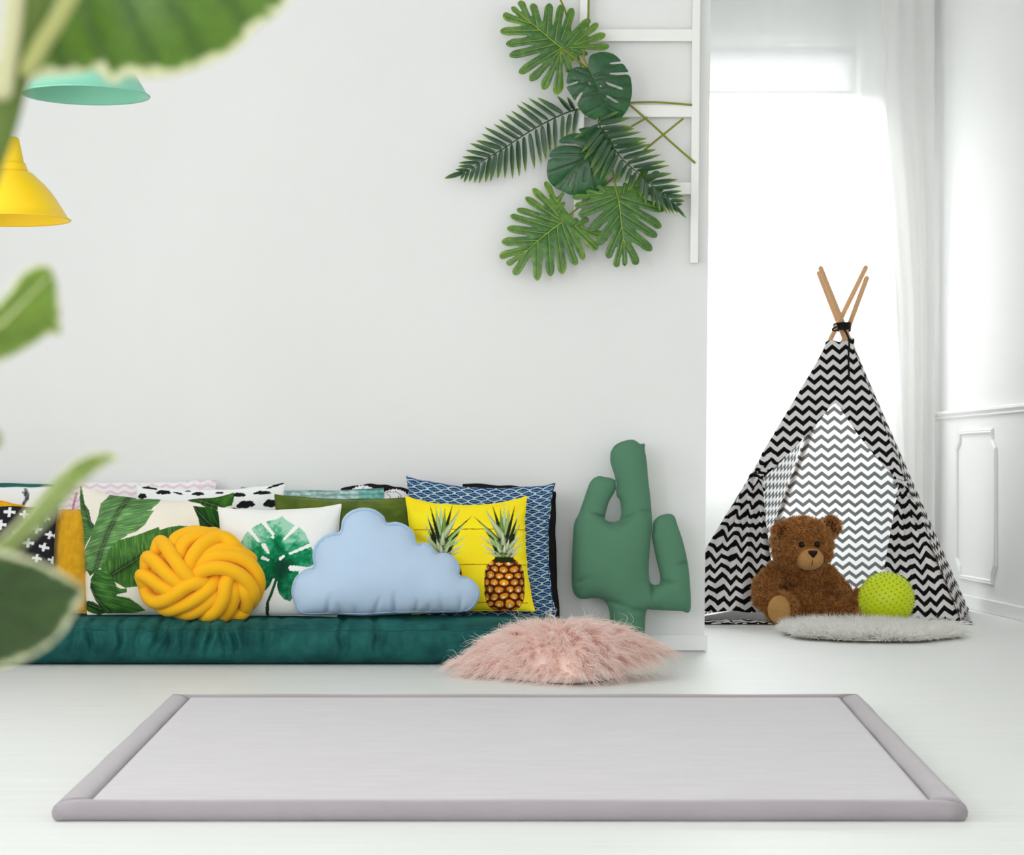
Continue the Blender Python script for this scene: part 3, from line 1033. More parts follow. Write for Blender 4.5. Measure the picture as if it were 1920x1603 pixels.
def sheep(x, y, u, v):
    img = rgb(x, (34, 26, 28))
    m = np.zeros(x.shape, bool)
    ln = np.zeros(x.shape, bool)
    for cx, cy, rx, ry, k in ((681, 930, 27, 20, 11), (740, 932, 26, 15, 12)):
        a = np.arctan2((y - cy) / ry, (x - cx) / rx); r = np.hypot((x - cx) / rx, (y - cy) / ry)
        m |= r < .93 + .07 * np.abs(np.sin(a * k))
    for pl in ([(683, 912), (679, 918), (681, 926)], [(732, 935), (731, 928), (726, 927), (725, 923), (730, 922), (736, 923), (742, 922), (749, 926), (753, 930), (751, 933), (747, 932)], [(747, 930), (748, 938)]):
        ln |= poly_dist(x, y, pl) < .55
    img[m] = (238, 238, 240)
    img[m & ln] = (60, 56, 58)
    return img


def quilt(x, y, u, v):
    n = vnoise(x / 5, y / 3, 3)
    img = rgb(x, (158, 190, 188))
    img = img * (.78 + .4 * n)[:, None] + 12
    sh = np.exp(-(((y - 925 + (x - 600) * .03) % 9 - 4.5) / 1.6) ** 2)
    img *= (1 - .22 * sh)[:, None]
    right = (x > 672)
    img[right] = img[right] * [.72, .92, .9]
    return np.clip(img, 20, 250)


# back row, against the wall
pillow('teal_back_cushion', (-170, 903), (101, 909), (101, 1150), (-170, 1150), 10.38, .025, solid((30, 92, 88), (44, 112, 104)), 'dark teal velvet cushion standing behind the white feather cushion', sag=(0, 2, 0, 2), N=60, lean=.10, mat=M_PRINTV, seed=1)
pillow('pale_teal_quilted_cushion', (452, 914), (719, 915), (720, 1152), (452, 1152), 10.30, .055, quilt, 'pale teal quilted cushion mostly hidden behind the olive velvet cushion', sag=(6, 2, 2, 2), N=130, lean=.14, seed=2, wr=1.6)
pillow('sheep_cushion', (640, 918), (770, 922), (790, 1150), (640, 1150), 10.36, .03, sheep, 'black cushion with white woolly sheep peeking over the pale teal cushion', sag=(-11, 1, 2, 1), N=150, lean=.08, seed=3, back=(34, 26, 28), wr=.3, pexp=6)
pillow('black_ruffled_cushion', (868, 908), (1042, 922), (1050, 1168), (868, 1168), 10.33, .05, solid((30, 27, 29), (40, 36, 38)), 'plain black cushion behind the navy patterned cushion', sag=(-3, 4, 2, 2), N=60, lean=.09, seed=4)
pillow('pink_zigzag_cushion', (106, 902), (406, 900), (402, 1148), (106, 1148), 10.33, .03, pinkzig, 'pale cushion with faint pink zigzag stripes behind the banana leaf cushion', sag=(5, 3, 2, 2), N=170, lean=.14, seed=5)
pillow('feather_cushion', (-150, 913), (104, 914), (104, 1152), (-150, 1152), 10.31, .03, feather, 'white cushion printed with a grey feather below the teal cushion edge', sag=(1, 2, 2, 2), N=130, lean=.12, seed=6)
# middle row
pillow('cloud_print_cushion', (256, 908), (534, 905), (524, 1152), (262, 1152), 10.24, .04, clouds, 'white cushion printed with small black clouds', sag=(13, 6, 2, 3), N=190, lean=.15, seed=7)
pillow('gold_velvet_cushion', (-120, 916), (48, 949), (62, 1152), (-120, 1152), 10.22, .035, solid((226, 160, 24), (246, 190, 50), 5, 5), 'golden yellow cushion behind the black cushion with white crosses', sag=(0, 3, 2, 2), N=60, lean=.14, seed=8)
pillow('olive_velvet_cushion', (515, 927), (768, 932), (770, 1152), (520, 1152), 10.14, .06, solid((62, 84, 18), (106, 122, 34), 22, 12), 'olive green velvet cushion between the cloud print and pineapple cushions', sag=(7, 2, 2, 4), N=80, lean=.15, mat=M_PRINTV, seed=9)
pillow('navy_lattice_cushion', (762, 892), (1041, 905), (1047, 1166), (766, 1160), 10.19, .07, lattice, 'large cushion with navy leaf shapes on a pale blue ground', sag=(17, 16, 2, 8), N=210, lean=.15, seed=10)
pillow('mustard_velvet_cushion', (101, 957), (160, 957), (164, 1150), (94, 1150), 10.08, .05, solid((196, 142, 14), (222, 168, 26), 6, 9), 'mustard yellow velvet cushion squeezed between black and banana leaf cushions', sag=(-1, -2, 2, 3), N=70, lean=.15, mat=M_PRINTV, seed=11, wr=1.5)
pillow('cross_print_cushion', (-130, 951), (107, 951), (94, 1152), (-130, 1152), 10.02, .05, pluses, 'black cushion printed with small white crosses', sag=(0, 2, 2, 2), N=170, lean=.16, seed=12)
pillow('banana_leaf_cushion', (148, 911), (438, 925), (424, 1154), (164, 1152), 10.06, .075, banana, 'cream cushion printed with big green banana leaves', sag=(20, 3, 2, 2), N=250, lean=.17, seed=13)
pillow('monstera_cushion', (409, 951), (640, 945), (632, 1156), (418, 1154), 10.0, .07, monstera_print, 'white cushion with a watercolour green monstera leaf print', sag=(9, 5, 2, 4), N=210, lean=.17, seed=14, wr=.6)
pillow('pineapple_cushion', (760, 930), (988, 930), (1003, 1146), (772, 1152), 10.06, .065, pineapple, 'bright yellow cushion printed with two pineapples', sag=(18, 10, 4, 6), N=240, lean=.16, seed=15, wr=.8)


# ------------------------------------------------------------------ soft shapes grown from an outline
def soft_shape(outline, d, T, lean, step=4, power=.55, zb=None, wr=.0, it=900):
    """two-sided stuffed shape; the outline is closed and given in photo pixels"""
    poly = resample(outline, step)
    V2, F = fill(poly, step)
    h, m = poisson(V2, F, it)
    h = h ** power
    py1 = poly[:, 1].max()
    z = EYE - (V2[:, 1] - VY) / FX * d
    zb = z.min()
    Y = d + lean * (z - zb)
    X = (V2[:, 0] - VX) / FX * Y; Z = EYE - (V2[:, 1] - VY) / FX * Y
    return V2, F, h, m, X, Y, Z


# pale blue cloud cushion
Zc = lambda pts: [(400 + a / 2.909, 870 + b / 2.909) for a, b in pts]
cl = Zc([(480, 818), (440, 760), (425, 690), (445, 620), (500, 575), (545, 560), (540, 500), (555, 440), (600, 395), (650, 375), (690, 368), (705, 300), (750, 255), (815, 238), (880, 248), (930, 285), (945, 318), (1000, 315), (1055, 335),
         (1095, 375), (1112, 430), (1160, 428), (1195, 450), (1215, 482), (1270, 485), (1320, 515), (1345, 560), (1345, 605), (1400, 622), (1440, 660), (1455, 715), (1430, 770), (1380, 805), (1200, 812), (1000, 818), (820, 828), (650, 820)])
cl = catmull(cl, 4, True)
V2, F, h, m, X, Y, Z = soft_shape(cl, 9.93, .1, .13, 3.6, .5)
pk = np.zeros(len(V2))
r = np.random.default_rng(5)
for cx in (612, 640, 668, 700, 740, 775, 800, 830, 860):          # gathers along the lower seam
    ax = cx + r.uniform(-14, 14)
    dd, t = seg_dist(V2[:, 0], V2[:, 1], (cx, 1156), (ax, 1156 - r.uniform(28, 52)))
    pk += r.uniform(.006, .012) * np.exp(-(dd / 4.5) ** 2) * (1 - t)
nn = nz(np.stack([V2[:, 0] / 60, V2[:, 1] / 60, 0 * X], 1), 1.0, 2.2) * .006
th = h * .115
f_off = th - 2.6 * pk * np.minimum(h * 3, 1) + 1.5 * nn * h
Vf = np.stack([X, Y - f_off, Z], 1); Vb = np.stack([X, Y + th * .8, Z], 1)
n = len(V2)
cloud = thing('cloud_cushion', (X.mean(), 9.93, Z.min()), 'pale blue cloud-shaped cushion with piped edge in front of pineapple cushion', 'cushion', 'cushions on the floor futon')
M_CLOUD = plain('pale_blue_linen', (182, 204, 228), .9, .1, .03, 10, .35, 500, .2)
# the piped seam sits forward on the front face, leaving a gusset around it
mk('cover', np.vstack([Vf, Vb]), np.vstack([F[:, ::-1] if False else F, F[:, ::-1] + n]), M_CLOUD, cloud)
rim = resample(cl, 2.5)
c2 = rim.mean(0)
ins = rim + (c2 - rim) / np.linalg.norm(c2 - rim, axis=1)[:, None] * 5.0
from mathutils.kdtree import KDTree
kd = KDTree(n)
for i, (a, b) in enumerate(V2): kd.insert((a, b, 0), i)
kd.balance()
off = np.array([np.mean([f_off[j[1]] for j in kd.find_n((a, b, 0), 3)]) for a, b in ins])
for _ in range(3): off = (np.roll(off, 1) + off + np.roll(off, -1)) / 3
zb = Z.min()
zz = EYE - (ins[:, 1] - VY) / FX * 9.93
yy = 9.93 + .13 * (zz - zb)
Pt = np.stack([(ins[:, 0] - VX) / FX * yy, yy - off - .001, EYE - (ins[:, 1] - VY) / FX * yy], 1)
V, F = tube(np.vstack([Pt, Pt[:2]]), .0032, 6, False)
mk('piping', V, F, plain('pale_blue_piping', (160, 190, 226), .85, .1, .02, 10), cloud)

# green cactus cushion leaning on the wall
Zk = lambda pts: [(800 + a / 3.082, 800 + b / 3.082) for a, b in pts]
ck = Zk([(1062, 150), (1085, 110), (1130, 85), (1185, 74), (1215, 85), (1235, 100), (1262, 98), (1260, 130), (1272, 200), (1280, 300), (1292, 400), (1300, 500), (1306, 570), (1312, 545), (1345, 515), (1395, 503), (1430, 515), (1450, 570),
         (1480, 660), (1508, 780), (1520, 880), (1527, 990), (1524, 1060), (1505, 1075), (1470, 1065), (1380, 1062), (1300, 1058), (1270, 1062), (1262, 1150), (1258, 1280), (1245, 1322), (1160, 1328), (1080, 1325), (1062, 1300), (1058, 1200), (1060, 1120),
         (1055, 1060), (1030, 1010), (980, 990), (890, 995), (850, 960), (838, 900), (838, 800), (843, 680), (852, 560), (880, 500), (915, 400), (945, 320), (985, 287), (1030, 290), (1085, 305), (1098, 340), (1085, 378), (1055, 430), (1040, 480), (1030, 530),
         (1050, 548), (1085, 550), (1112, 540), (1125, 500), (1115, 420), (1098, 340 + 60), (1090, 300), (1075, 250), (1060, 200)])
# keep the two loops (arm / trunk gaps) open
gap = Zk([(1296, 620), (1310, 690), (1330, 780), (1345, 840), (1350, 895), (1330, 915), (1305, 910), (1288, 890), (1283, 800), (1290, 700)])
ckp = catmull(ck[:57], 3, False)
ckp = np.vstack([ckp, catmull(ck[57:], 3, False)])
# cut the right gap into the outline by walking round it from the notch between trunk and arm
notch = int(np.argmin(np.hypot(ckp[:, 0] - Zk([(1306, 570)])[0][0], ckp[:, 1] - Zk([(1306, 570)])[0][1])))
gp = catmull(gap, 3, True)
k0 = int(np.argmin(gp[:, 1])); gp = np.roll(gp, -k0, 0)
gp = gp[::-1]
ckp = np.vstack([ckp[:notch], ckp[notch] + [-.6, 0], gp[1:-1], ckp[notch] + [.6, 0], ckp[notch + 1:]])
V2, F, h, m, X, Y, Z = soft_shape(ckp, 10.30, .1, .045, 3.6, .5, it=1100)
r = np.random.default_rng(8)
pk = np.zeros(len(V2))
def gath(c, tgt, nlines, L, w, amp):
    global pk
    for i in range(nlines):
        a = np.array(Zk([c])[0]) + r.uniform(-4, 4, 2)
        b = np.array(Zk([tgt])[0]) + r.uniform(-12, 12, 2)
        e = (b - a) / np.linalg.norm(b - a)
        dd, t = seg_dist(V2[:, 0], V2[:, 1], a, a + e * L * r.uniform(.6, 1.1))
        pk += amp * r.uniform(.5, 1) * np.exp(-(dd / w) ** 2) * (1 - t)
gath((1120, 545), (1290, 470), 4, 55, 2.6, .008); gath((1040, 530), (870, 500), 4, 50, 2.6, .008); gath((1350, 900), (1500, 900), 4, 45, 2.6, .008)
gath((1290, 900), (1310, 1060), 5, 45, 2.6, .009); gath((1030, 1010), (1200, 1040), 4, 55, 2.8, .007); gath((1265, 1062), (1080, 1050), 4, 55, 2.8, .007)
gath((1062, 1190), (1260, 1180), 3, 55, 2.6, .006); gath((1290, 500), (1110, 470), 3, 40, 2.6, .006); gath((845, 900), (980, 850), 3, 40, 3.2, .006); gath((1500, 780), (1400, 800), 4, 30, 2.6, .005)
nn = nz(np.stack([V2[:, 0] / 40, V2[:, 1] / 40, 0 * X], 1), 1.0, 4.2) * .005
th = h * .105
f_off = th - 1.9 * pk * np.minimum(h * 2.5, 1) + 1.3 * nn * h
n = len(V2)
sp = X.mean()
cac = thing('cactus_cushion', (X.mean(), 10.3, 0), 'tall green cactus-shaped cushion leaning on the white wall', 'cushion')
M_CAC = plain('green_cotton', (86, 130, 104), .9, .1, .05, 7, .3, 420, .15)
mk('cover', np.vstack([np.stack([X, Y - f_off, Z], 1), np.stack([X, np.minimum(Y + th * .85, YW - .004), Z], 1)]), np.vstack([F, F[:, ::-1] + n]), M_CAC, cac)


# ------------------------------------------------------------------ knotted ball cushion
kn = thing('knot_cushion', (*P(377, 1160, 9.92)[:2], P(377, 1160, 9.92)[2]), 'bright yellow knotted cushion of intertwined stuffed tubes', 'cushion', 'cushions on the floor futon')
M_KN = plain('yellow_jersey', (248, 184, 30), .8, .15, .02, 8, .15, 700, .15)
KC = np.array([1290., 722.])                      # centre in tracing-crop pixels (3.4286 per photo pixel)
KR = np.array([405., 297.])
KD = 9.93


def kpt(a, b, lift):
    px, py = a / 3.4286, 870 + b / 3.4286
    return P(px, py, KD) + np.array([0, -lift, 0])


def kdepth(a, b):
    r2 = ((a - KC[0]) / KR[0]) ** 2 + ((b - KC[1]) / KR[1]) ** 2
    return .125 * math.sqrt(max(0, 1 - min(r2, 1) * .97)) - .02


# (path, lift at start, middle, end): each tube dives under its neighbour at the inner end
KT = [
    ([(1010, 560), (1035, 500), (1090, 545), (1160, 640), (1225, 715), (1275, 770)], -.03, .020, -.03),
    ([(945, 660), (955, 600), (1010, 625), (1090, 700), (1160, 755), (1220, 800)], -.03, .014, -.02),
    ([(930, 770), (915, 715), (970, 730), (1050, 780), (1120, 810), (1180, 830)], -.03, .008, -.02),
    ([(1120, 520), (1140, 480), (1200, 450), (1260, 440), (1330, 450)], -.02, -.010, -.04),
    ([(1160, 590), (1185, 520), (1240, 475), (1310, 455), (1380, 450)], -.02, -.002, -.04),
    ([(1215, 690), (1250, 590), (1310, 515), (1390, 470), (1460, 480), (1515, 530), (1560, 600)], -.03, .018, -.05),
    ([(1270, 650), (1340, 575), (1440, 545), (1530, 560), (1610, 610)], -.03, -.008, -.04),
    ([(1260, 660), (1350, 600), (1460, 585), (1570, 615), (1640, 680), (1665, 760), (1640, 850)], -.03, .006, -.05),
    ([(1255, 715), (1330, 672), (1440, 662), (1550, 705), (1620, 790), (1625, 870), (1580, 920)], -.025, .022, -.06),
    ([(1490, 690), (1460, 760), (1445, 850), (1400, 930), (1340, 970), (1290, 960)], -.03, .018, -.06),
    ([(1500, 720), (1510, 800), (1500, 880), (1465, 950), (1420, 980), (1380, 960)], -.05, -.004, -.06),
    ([(1540, 720), (1570, 800), (1590, 880), (1565, 950), (1510, 970), (1470, 940)], -.04, .008, -.06),
    ([(930, 780), (965, 860), (1040, 880), (1130, 835), (1215, 775), (1300, 755), (1370, 770)], -.05, .022, -.04),
    ([(1010, 890), (1080, 930), (1180, 905), (1280, 850), (1360, 785), (1400, 720)], -.05, .012, -.04),
    ([(1130, 940), (1220, 955), (1300, 920), (1370, 860), (1420, 790)], -.05, -.002, -.04),
]
rt = .0135 * 1.0 * 9.93 / 9.93
for pts, l0, l1, l2 in KT:
    c = catmull(pts, 7)
    t = np.linspace(0, 1, len(c))
    lf = np.interp(t, [0, .18, .45, .78, 1], [l0, l1 * .8, l1, l1 * .8, l2])
    lf = np.convolve(np.pad(lf, 3, 'edge'), np.ones(7) / 7, 'valid')
    Pt = np.array([kpt(a, b, kdepth(a, b) + l - .0) for (a, b), l in zip(c, lf)])
    V, F = tube(Pt, .0298, 16)
    mk('tube_strand', V, F, M_KN, kn)
ang = np.arange(15) / 15 * 2 * PI
for a in ang:                                        # strands on the far side
    s = np.linspace(0, 1, 14)
    rr = .93 - .75 * s; aa = a + 1.5 * s
    Pt = np.array([kpt(KC[0] + KR[0] * .88 * q * math.cos(w), KC[1] + KR[1] * .86 * q * math.sin(w), -(.085 * math.sqrt(max(0, 1 - q * q))) + .01) for q, w in zip(rr, aa)])
    V, F = tube(Pt, .026, 12)
    mk('tube_strand', V, F, M_KN, kn)
u, v = np.meshgrid(np.linspace(0, 2 * PI, 32, endpoint=False), np.linspace(.02, PI - .02, 18))
cc = kpt(KC[0], KC[1], 0)
V = np.stack([cc[0] + .215 * np.cos(u) * np.sin(v), cc[1] + .075 * np.sin(u) * np.sin(v) - .02, cc[2] + .155 * np.cos(v)], -1).reshape(-1, 3)
mk('core', V, grid_faces(32, 18, wrap_u=True), M_KN, kn)
# ------------------------------------------------------------------ chevron play tent
def chevron(name, dark, pale, wl=.0715, pitch=.0585, amp=.033, duty=.49, trans=.12):
    k = NT(name)
    uvn = k.new('ShaderNodeUVMap', uv_map='UVMap'); s = k.new('ShaderNodeSeparateXYZ'); k.link(uvn.outputs[0], s.inputs[0])
    f = k.math('FRACT', k.math('MULTIPLY', s.outputs[0], 1 / wl))
    tri = k.math('MULTIPLY', k.math('ABSOLUTE', k.math('SUBTRACT', f, .5)), 2 * amp)
    w = k.math('FRACT', k.math('MULTIPLY', k.math('ADD', s.outputs[1], tri), 1 / pitch))
    m = k.math('LESS_THAN', w, duty)
    n = k.noise(600, 2, k.coords())
    col = k.mix(m, L4(pale), L4(dark))
    col = k.mix(.12, col, k.ramp(n.outputs[0], [(.3, (.7, .7, .7)), (.7, (1, 1, 1))]), 'MULTIPLY')
    k.link(col, k.b.inputs['Base Color'])
    k.set(Roughness=.9); k.b.inputs['Specular IOR Level'].default_value = .1
    k.bump(n.outputs[0], .2, .001)
    t = k.new('ShaderNodeBsdfTranslucent'); mx = k.new('ShaderNodeMixShader')
    k.link(col, t.inputs[0]); mx.inputs[0].default_value = trans
    k.link(k.b.outputs[0], mx.inputs[1]); k.link(t.outputs[0], mx.inputs[2]); k.link(mx.outputs[0], k.out.inputs[0])
    return k.m


M_CHO = chevron('chevron_canvas', (24, 23, 24), (250, 246, 246))
M_CHI = chevron('chevron_canvas_reverse', (104, 106, 106), (244, 245, 246), trans=.55, pitch=.0550, amp=.031, duty=.46)
M_POLE = plain('pine_pole', (224, 180, 136), .55, .25, .08, 6, .1, 60, aniso=(8, 8, 1))
M_BLACK = plain('black_ribbon', (28, 27, 30), .8, .15, .1, 30, .2, 300)

TA = P(1580, 611, 12.95)
FL = np.array([(1246 - VX) / FX * 12.42, 12.42, 0]); FR = np.array([(1801 - VX) / FX * 12.38, 12.38, 0])
BR = np.array([3.325, 13.45, 0]); BL = np.array([2.14, 13.72, 0])
CEN = (FL + FR + BR + BL) / 4
tent = thing('play_tent', (*CEN[:2], 0), 'black and white chevron teepee tent on crossed wooden poles', 'tent')
# poles cross under the ribbon, each a little off the others
tops = {'FL': P(1628, 496, 12.85), 'BL': P(1626, 522, 12.87), 'FR': P(1535, 506, 12.88), 'BR': P(1543, 505, 12.95)}
for kx, base in (('FL', FL), ('BL', BL), ('FR', FR), ('BR', BR)):
    foot = base + (CEN - base) * {'BL': -.03, 'BR': .07}.get(kx, .035)
    if kx == 'FL': foot = np.array([1.665, 12.50, 0])
    ta = {'FL': P(1570, 611, 12.955), 'BL': P(1592, 611, 12.975), 'FR': P(1574, 611, 12.99), 'BR': P(1582, 611, 12.97)}[kx]
    tt_ = (tops[kx][2] - foot[2]) / (ta[2] - foot[2])
    Pt = np.linspace(foot + [0, 0, .012], foot + (ta - foot) * tt_, 12)
    V, F = tube(Pt, .0135, 14)
    mk('pole', V, F, M_POLE, tent)
a = np.linspace(0, 2 * PI * 3.2, 70)
Pt = np.stack([TA[0] + .003 + .040 * np.cos(a), TA[1] + .03 + .052 * np.sin(a), TA[2] - .022 + .012 * a / PI / 2], 1)
V, F = tube(Pt, .009, 8); mk('ribbon_wrap', V, F, M_BLACK, tent)
p0 = P(1583, 618, 12.86)
Pt = catmull([P(1576, 612, 12.9), P(1586, 622, 12.87), P(1592, 640, 12.855), P(1591, 670, 12.83), P(1592, 712, 12.79)], 6)
V, F = tube(Pt, .0055, 8); mk('ribbon_tail', V, F, M_BLACK, tent)
Pt = catmull([P(1572, 618, 12.88), P(1564, 620, 12.86), P(1561, 617, 12.86), P(1568, 613, 12.87)], 6)
V, F = tube(Pt, .005, 8); mk('ribbon_bow', V, F, M_BLACK, tent)


def two_sided(o, th=.003):
    o.data.materials.append(M_CHI)
    m = o.modifiers.new('thickness', 'SOLIDIFY'); m.thickness = th; m.offset = -1; m.material_offset = 1; m.material_offset_rim = 0
    return o


def tent_side(name, A, B, top=.05, bulge=.0, seed=0, folds=0, nx=40, ny=60):
    """cloth between the poles that stand on A and B"""
    n = np.cross(B - A, TA - A); n /= np.linalg.norm(n)
    if n @ ((A + B) / 2 - CEN) < 0: n = -n
    mid = (A + B) / 2; ax = (B - A) / np.linalg.norm(B - A)
    V, UV = [], []
    r = np.random.default_rng(seed)
    for j in range(ny):
        t = top + (1 - top) * j / (ny - 1)
        for i in range(nx):
            s = -.012 + 1.024 * i / (nx - 1)
            base = A + (B - A) * s
            p = TA + (base - TA) * t
            e = max(0, 4 * s * (1 - s))
            off = .012 - bulge * e * t * (1.2 - t) + folds * math.sin(9 * s * PI + 2 * t) * t * e ** .5 * .006
            q = p + n * off
            V.append(q); UV.append(((p - mid) @ ax + 1, np.linalg.norm((p - ax * ((p - mid) @ ax)) - mid)))
    V = np.array(V); V[:, 2] = np.maximum(V[:, 2], .008)
    F = grid_faces(nx, ny)
    q = V[F[0]]
    if np.cross(q[1] - q[0], q[2] - q[0]) @ n < 0: F = F[:, ::-1]
    o = mk(name, V, F, M_CHO if name == 'right_panel' else M_CHI, tent, uv=UV)
    return two_sided(o) if name == 'right_panel' else o


tent_side('back_panel', BL, BR, .06, .02, 1)
tent_side('left_panel', FL, BL, .06, .03, 2)
tent_side('right_panel', FR, BR, .06, .025, 3, folds=1.2)

# front: one cloth with a pulled-back opening
nF = np.cross(FR - FL, TA - FL); nF /= np.linalg.norm(nF)
if nF[1] > 0: nF = -nF
def on_front(px, py):
    dv = np.array([(px - VX) / FX, 1, -(py - VY) / FX]); o = np.array([0, 0, EYE])
    return o + dv * (((FL + nF * .022 - o) @ nF) / (dv @ nF))
def proj(p): return np.array([VX + p[0] / p[1] * FX, VY - (p[2] - EYE) / p[1] * FX])
def pole_px(base, py):
    a, b = proj(TA), proj(base)
    return a[0] + (b[0] - a[0]) * (py - a[1]) / (b[1] - a[1])
lp = [(pole_px(FL, y) - 5, y) for y in (1145, 1100, 1040, 980, 930)] + [(pole_px(FL, 890) - 2, 892)] + [(pole_px(FL, y) - 8, y) for y in (850, 800, 740, 690, 660)] + [(1548, 640)]
tp = [(1562, 637), (1572, 641), (1585, 640), (1596, 632), (1602, 634)]
rp = [(pole_px(FR, y) + 3, y) for y in (660, 720, 780, 840, 880)] + [(pole_px(FR, 902) + 1, 902)] + [(pole_px(FR, y) + 4, y) for y in (940, 1000, 1060, 1120)] + [(1803, 1163)]
bt = [(1780, 1161), (1750, 1162), (1716, 1158)]
fr = [(1690, 1125), (1668, 1090), (1657, 1070), (1664, 1030), (1672, 990), (1680, 940), (1684, 914), (1682, 903), (1662, 880), (1634, 848), (1608, 815), (1590, 788), (1574, 764), (1565, 756)]
fl = [(1556, 763), (1543, 780), (1527, 800), (1510, 818), (1490, 840), (1472, 858), (1450, 880), (1434, 893), (1428, 901), (1433, 940), (1439, 990), (1446, 1050), (1449, 1100), (1447, 1147)]
poly = np.array(lp + tp + rp + bt + fr + fl)
poly = resample(poly, 4.0)
V2, F = fill(poly, 5.0)
W = np.array([on_front(a, b) for a, b in V2])
ax = (FR - FL) / np.linalg.norm(FR - FL); up = np.cross(ax, nF); up = up if up[2] > 0 else -up
U = (W - FL) @ ax; Vv = (W - FL) @ up
off = np.zeros(len(V2)); du = np.zeros(len(V2)); dv_ = np.zeros(len(V2))
for (cx, cy, ph, kk, side) in ((1424, 893, .4, 26, -1), (1690, 903, 1.1, 24, 1)):
    dx, dy = V2[:, 0] - cx, V2[:, 1] - cy
    r_ = np.hypot(dx, dy); an = np.arctan2(dx, dy)
    near = ((V2[:, 0] < 1560) if side < 0 else (V2[:, 0] > 1560))
    low = near & (dy > 0)
    g = np.clip(r_ / 70, 0, 1) * (.55 + .45 * np.clip(1 - (dy - 60) / 260, 0, 1))
    w = np.sin(an * kk + ph + .8 * np.sin(r_ / 40))
    off += np.where(low, g * .026 * w, 0)
    dv_ += np.where(low, g * .010 * np.sin(an * kk + ph + 1.2) + .007 * np.round(w) * g, 0)
    du += np.where(low, .012 * w * g + (an * .02) * g, 0)
    hi = near & (dy <= 0) & (r_ < 140)
    g2 = np.exp(-(r_ / 45) ** 2)
    w2 = np.sin(an * 17 + ph)
    off += np.where(hi, g2 * .014 * w2 * np.clip(r_ / 15, 0, 1), 0); dv_ += np.where(hi, g2 * .016 * w2, 0)
# the free edge of the opening rolls outwards
de = poly_dist(V2[:, 0], V2[:, 1], fr[7:] + fl[:9])
off += .012 * np.exp(-(de / 7) ** 2)
W = W + nF[None] * off[:, None]
W[:, 2] = np.maximum(W[:, 2], .01)
q = W[F[len(F) // 2]]
if np.cross(q[1] - q[0], q[2] - q[0]) @ nF < 0: F = F[:, ::-1]
two_sided(mk('front_panel', W, F, M_CHO, tent, uv=np.stack([U + du + .02, Vv + dv_], 1)))
# tie bands that hold the flaps to the poles
for cx, cy, bs in ((1420, 893, FL), (1690, 904, FR)):
    c = on_front(cx, cy)
    a = np.linspace(0, 2 * PI * 1.1, 24)
    Pt = np.stack([c[0] + .034 * np.cos(a), c[1] + .01 + .034 * np.sin(a), c[2] + .008 * np.sin(a * 2)], 1)
    V, F = tube(Pt, .010, 8)
    o = mk('tie_band', V, F, M_CHO, tent, uv=np.stack([V[:, 0] + V[:, 1], V[:, 2]], 1))
    for s in (-1, 1):
        Pt = catmull([c + [0, -.03, 0], c + [s * .02, -.045, -.03], c + [s * .03, -.04, -.075]], 6)
        V, F = tube(Pt, np.linspace(.009, .005, len(Pt)), 7)
        mk('tie_end', V, F, M_CHO, tent, uv=np.stack([V[:, 0] + V[:, 1], V[:, 2]], 1))
# rumpled ground cloth
nx, ny = 90, 60
f0, f1 = np.array([1.51, 12.28, 0]), np.array([3.06, 12.26, 0])
V, UV = [], []
for j in range(ny):
    t = j / (ny - 1)
    for i in range(nx):
        s = i / (nx - 1)
        p = (f0 + (f1 - f0) * s) * (1 - t) + (BL + (BR - BL) * s) * t
        fr_ = math.exp(-(t / .12) ** 2)
        z = .006 + fr_ * (.020 + .020 * noise.noise(Vector((s * 20, t * 26, 0)))) * min(1, 8 * t + .15)
        V.append((p[0] + .004 * math.sin(s * 50), p[1] + fr_ * .02 * noise.noise(Vector((s * 9, 3, 0))), z))
        UV.append((p[0] + .02 * noise.noise(Vector((s * 14, t * 18, 5))) * fr_, p[1] * .9 + .06 * noise.noise(Vector((s * 11, t * 16, 8))) * fr_))
two_sided(mk('ground_cloth', V, grid_faces(nx, ny), M_CHO, tent, uv=UV), .004)


# ------------------------------------------------------------------ fur
def sample(V, F, n, rng):
    """random surface points with normals on triangles"""
    a, b, c = V[F[:, 0]], V[F[:, 1]], V[F[:, 2]]
    N = np.cross(b - a, c - a); A = np.linalg.norm(N, axis=1)
    i = rng.choice(len(F), n, p=A / A.sum())
    r1, r2 = np.sqrt(rng.random(n)), rng.random(n)
    p = a[i] * (1 - r1)[:, None] + b[i] * (r1 * (1 - r2))[:, None] + c[i] * (r1 * r2)[:, None]
    return p, N[i] / (A[i][:, None] + 1e-12)


def unit(v): return v / (np.linalg.norm(v, axis=-1, keepdims=True) + 1e-12)


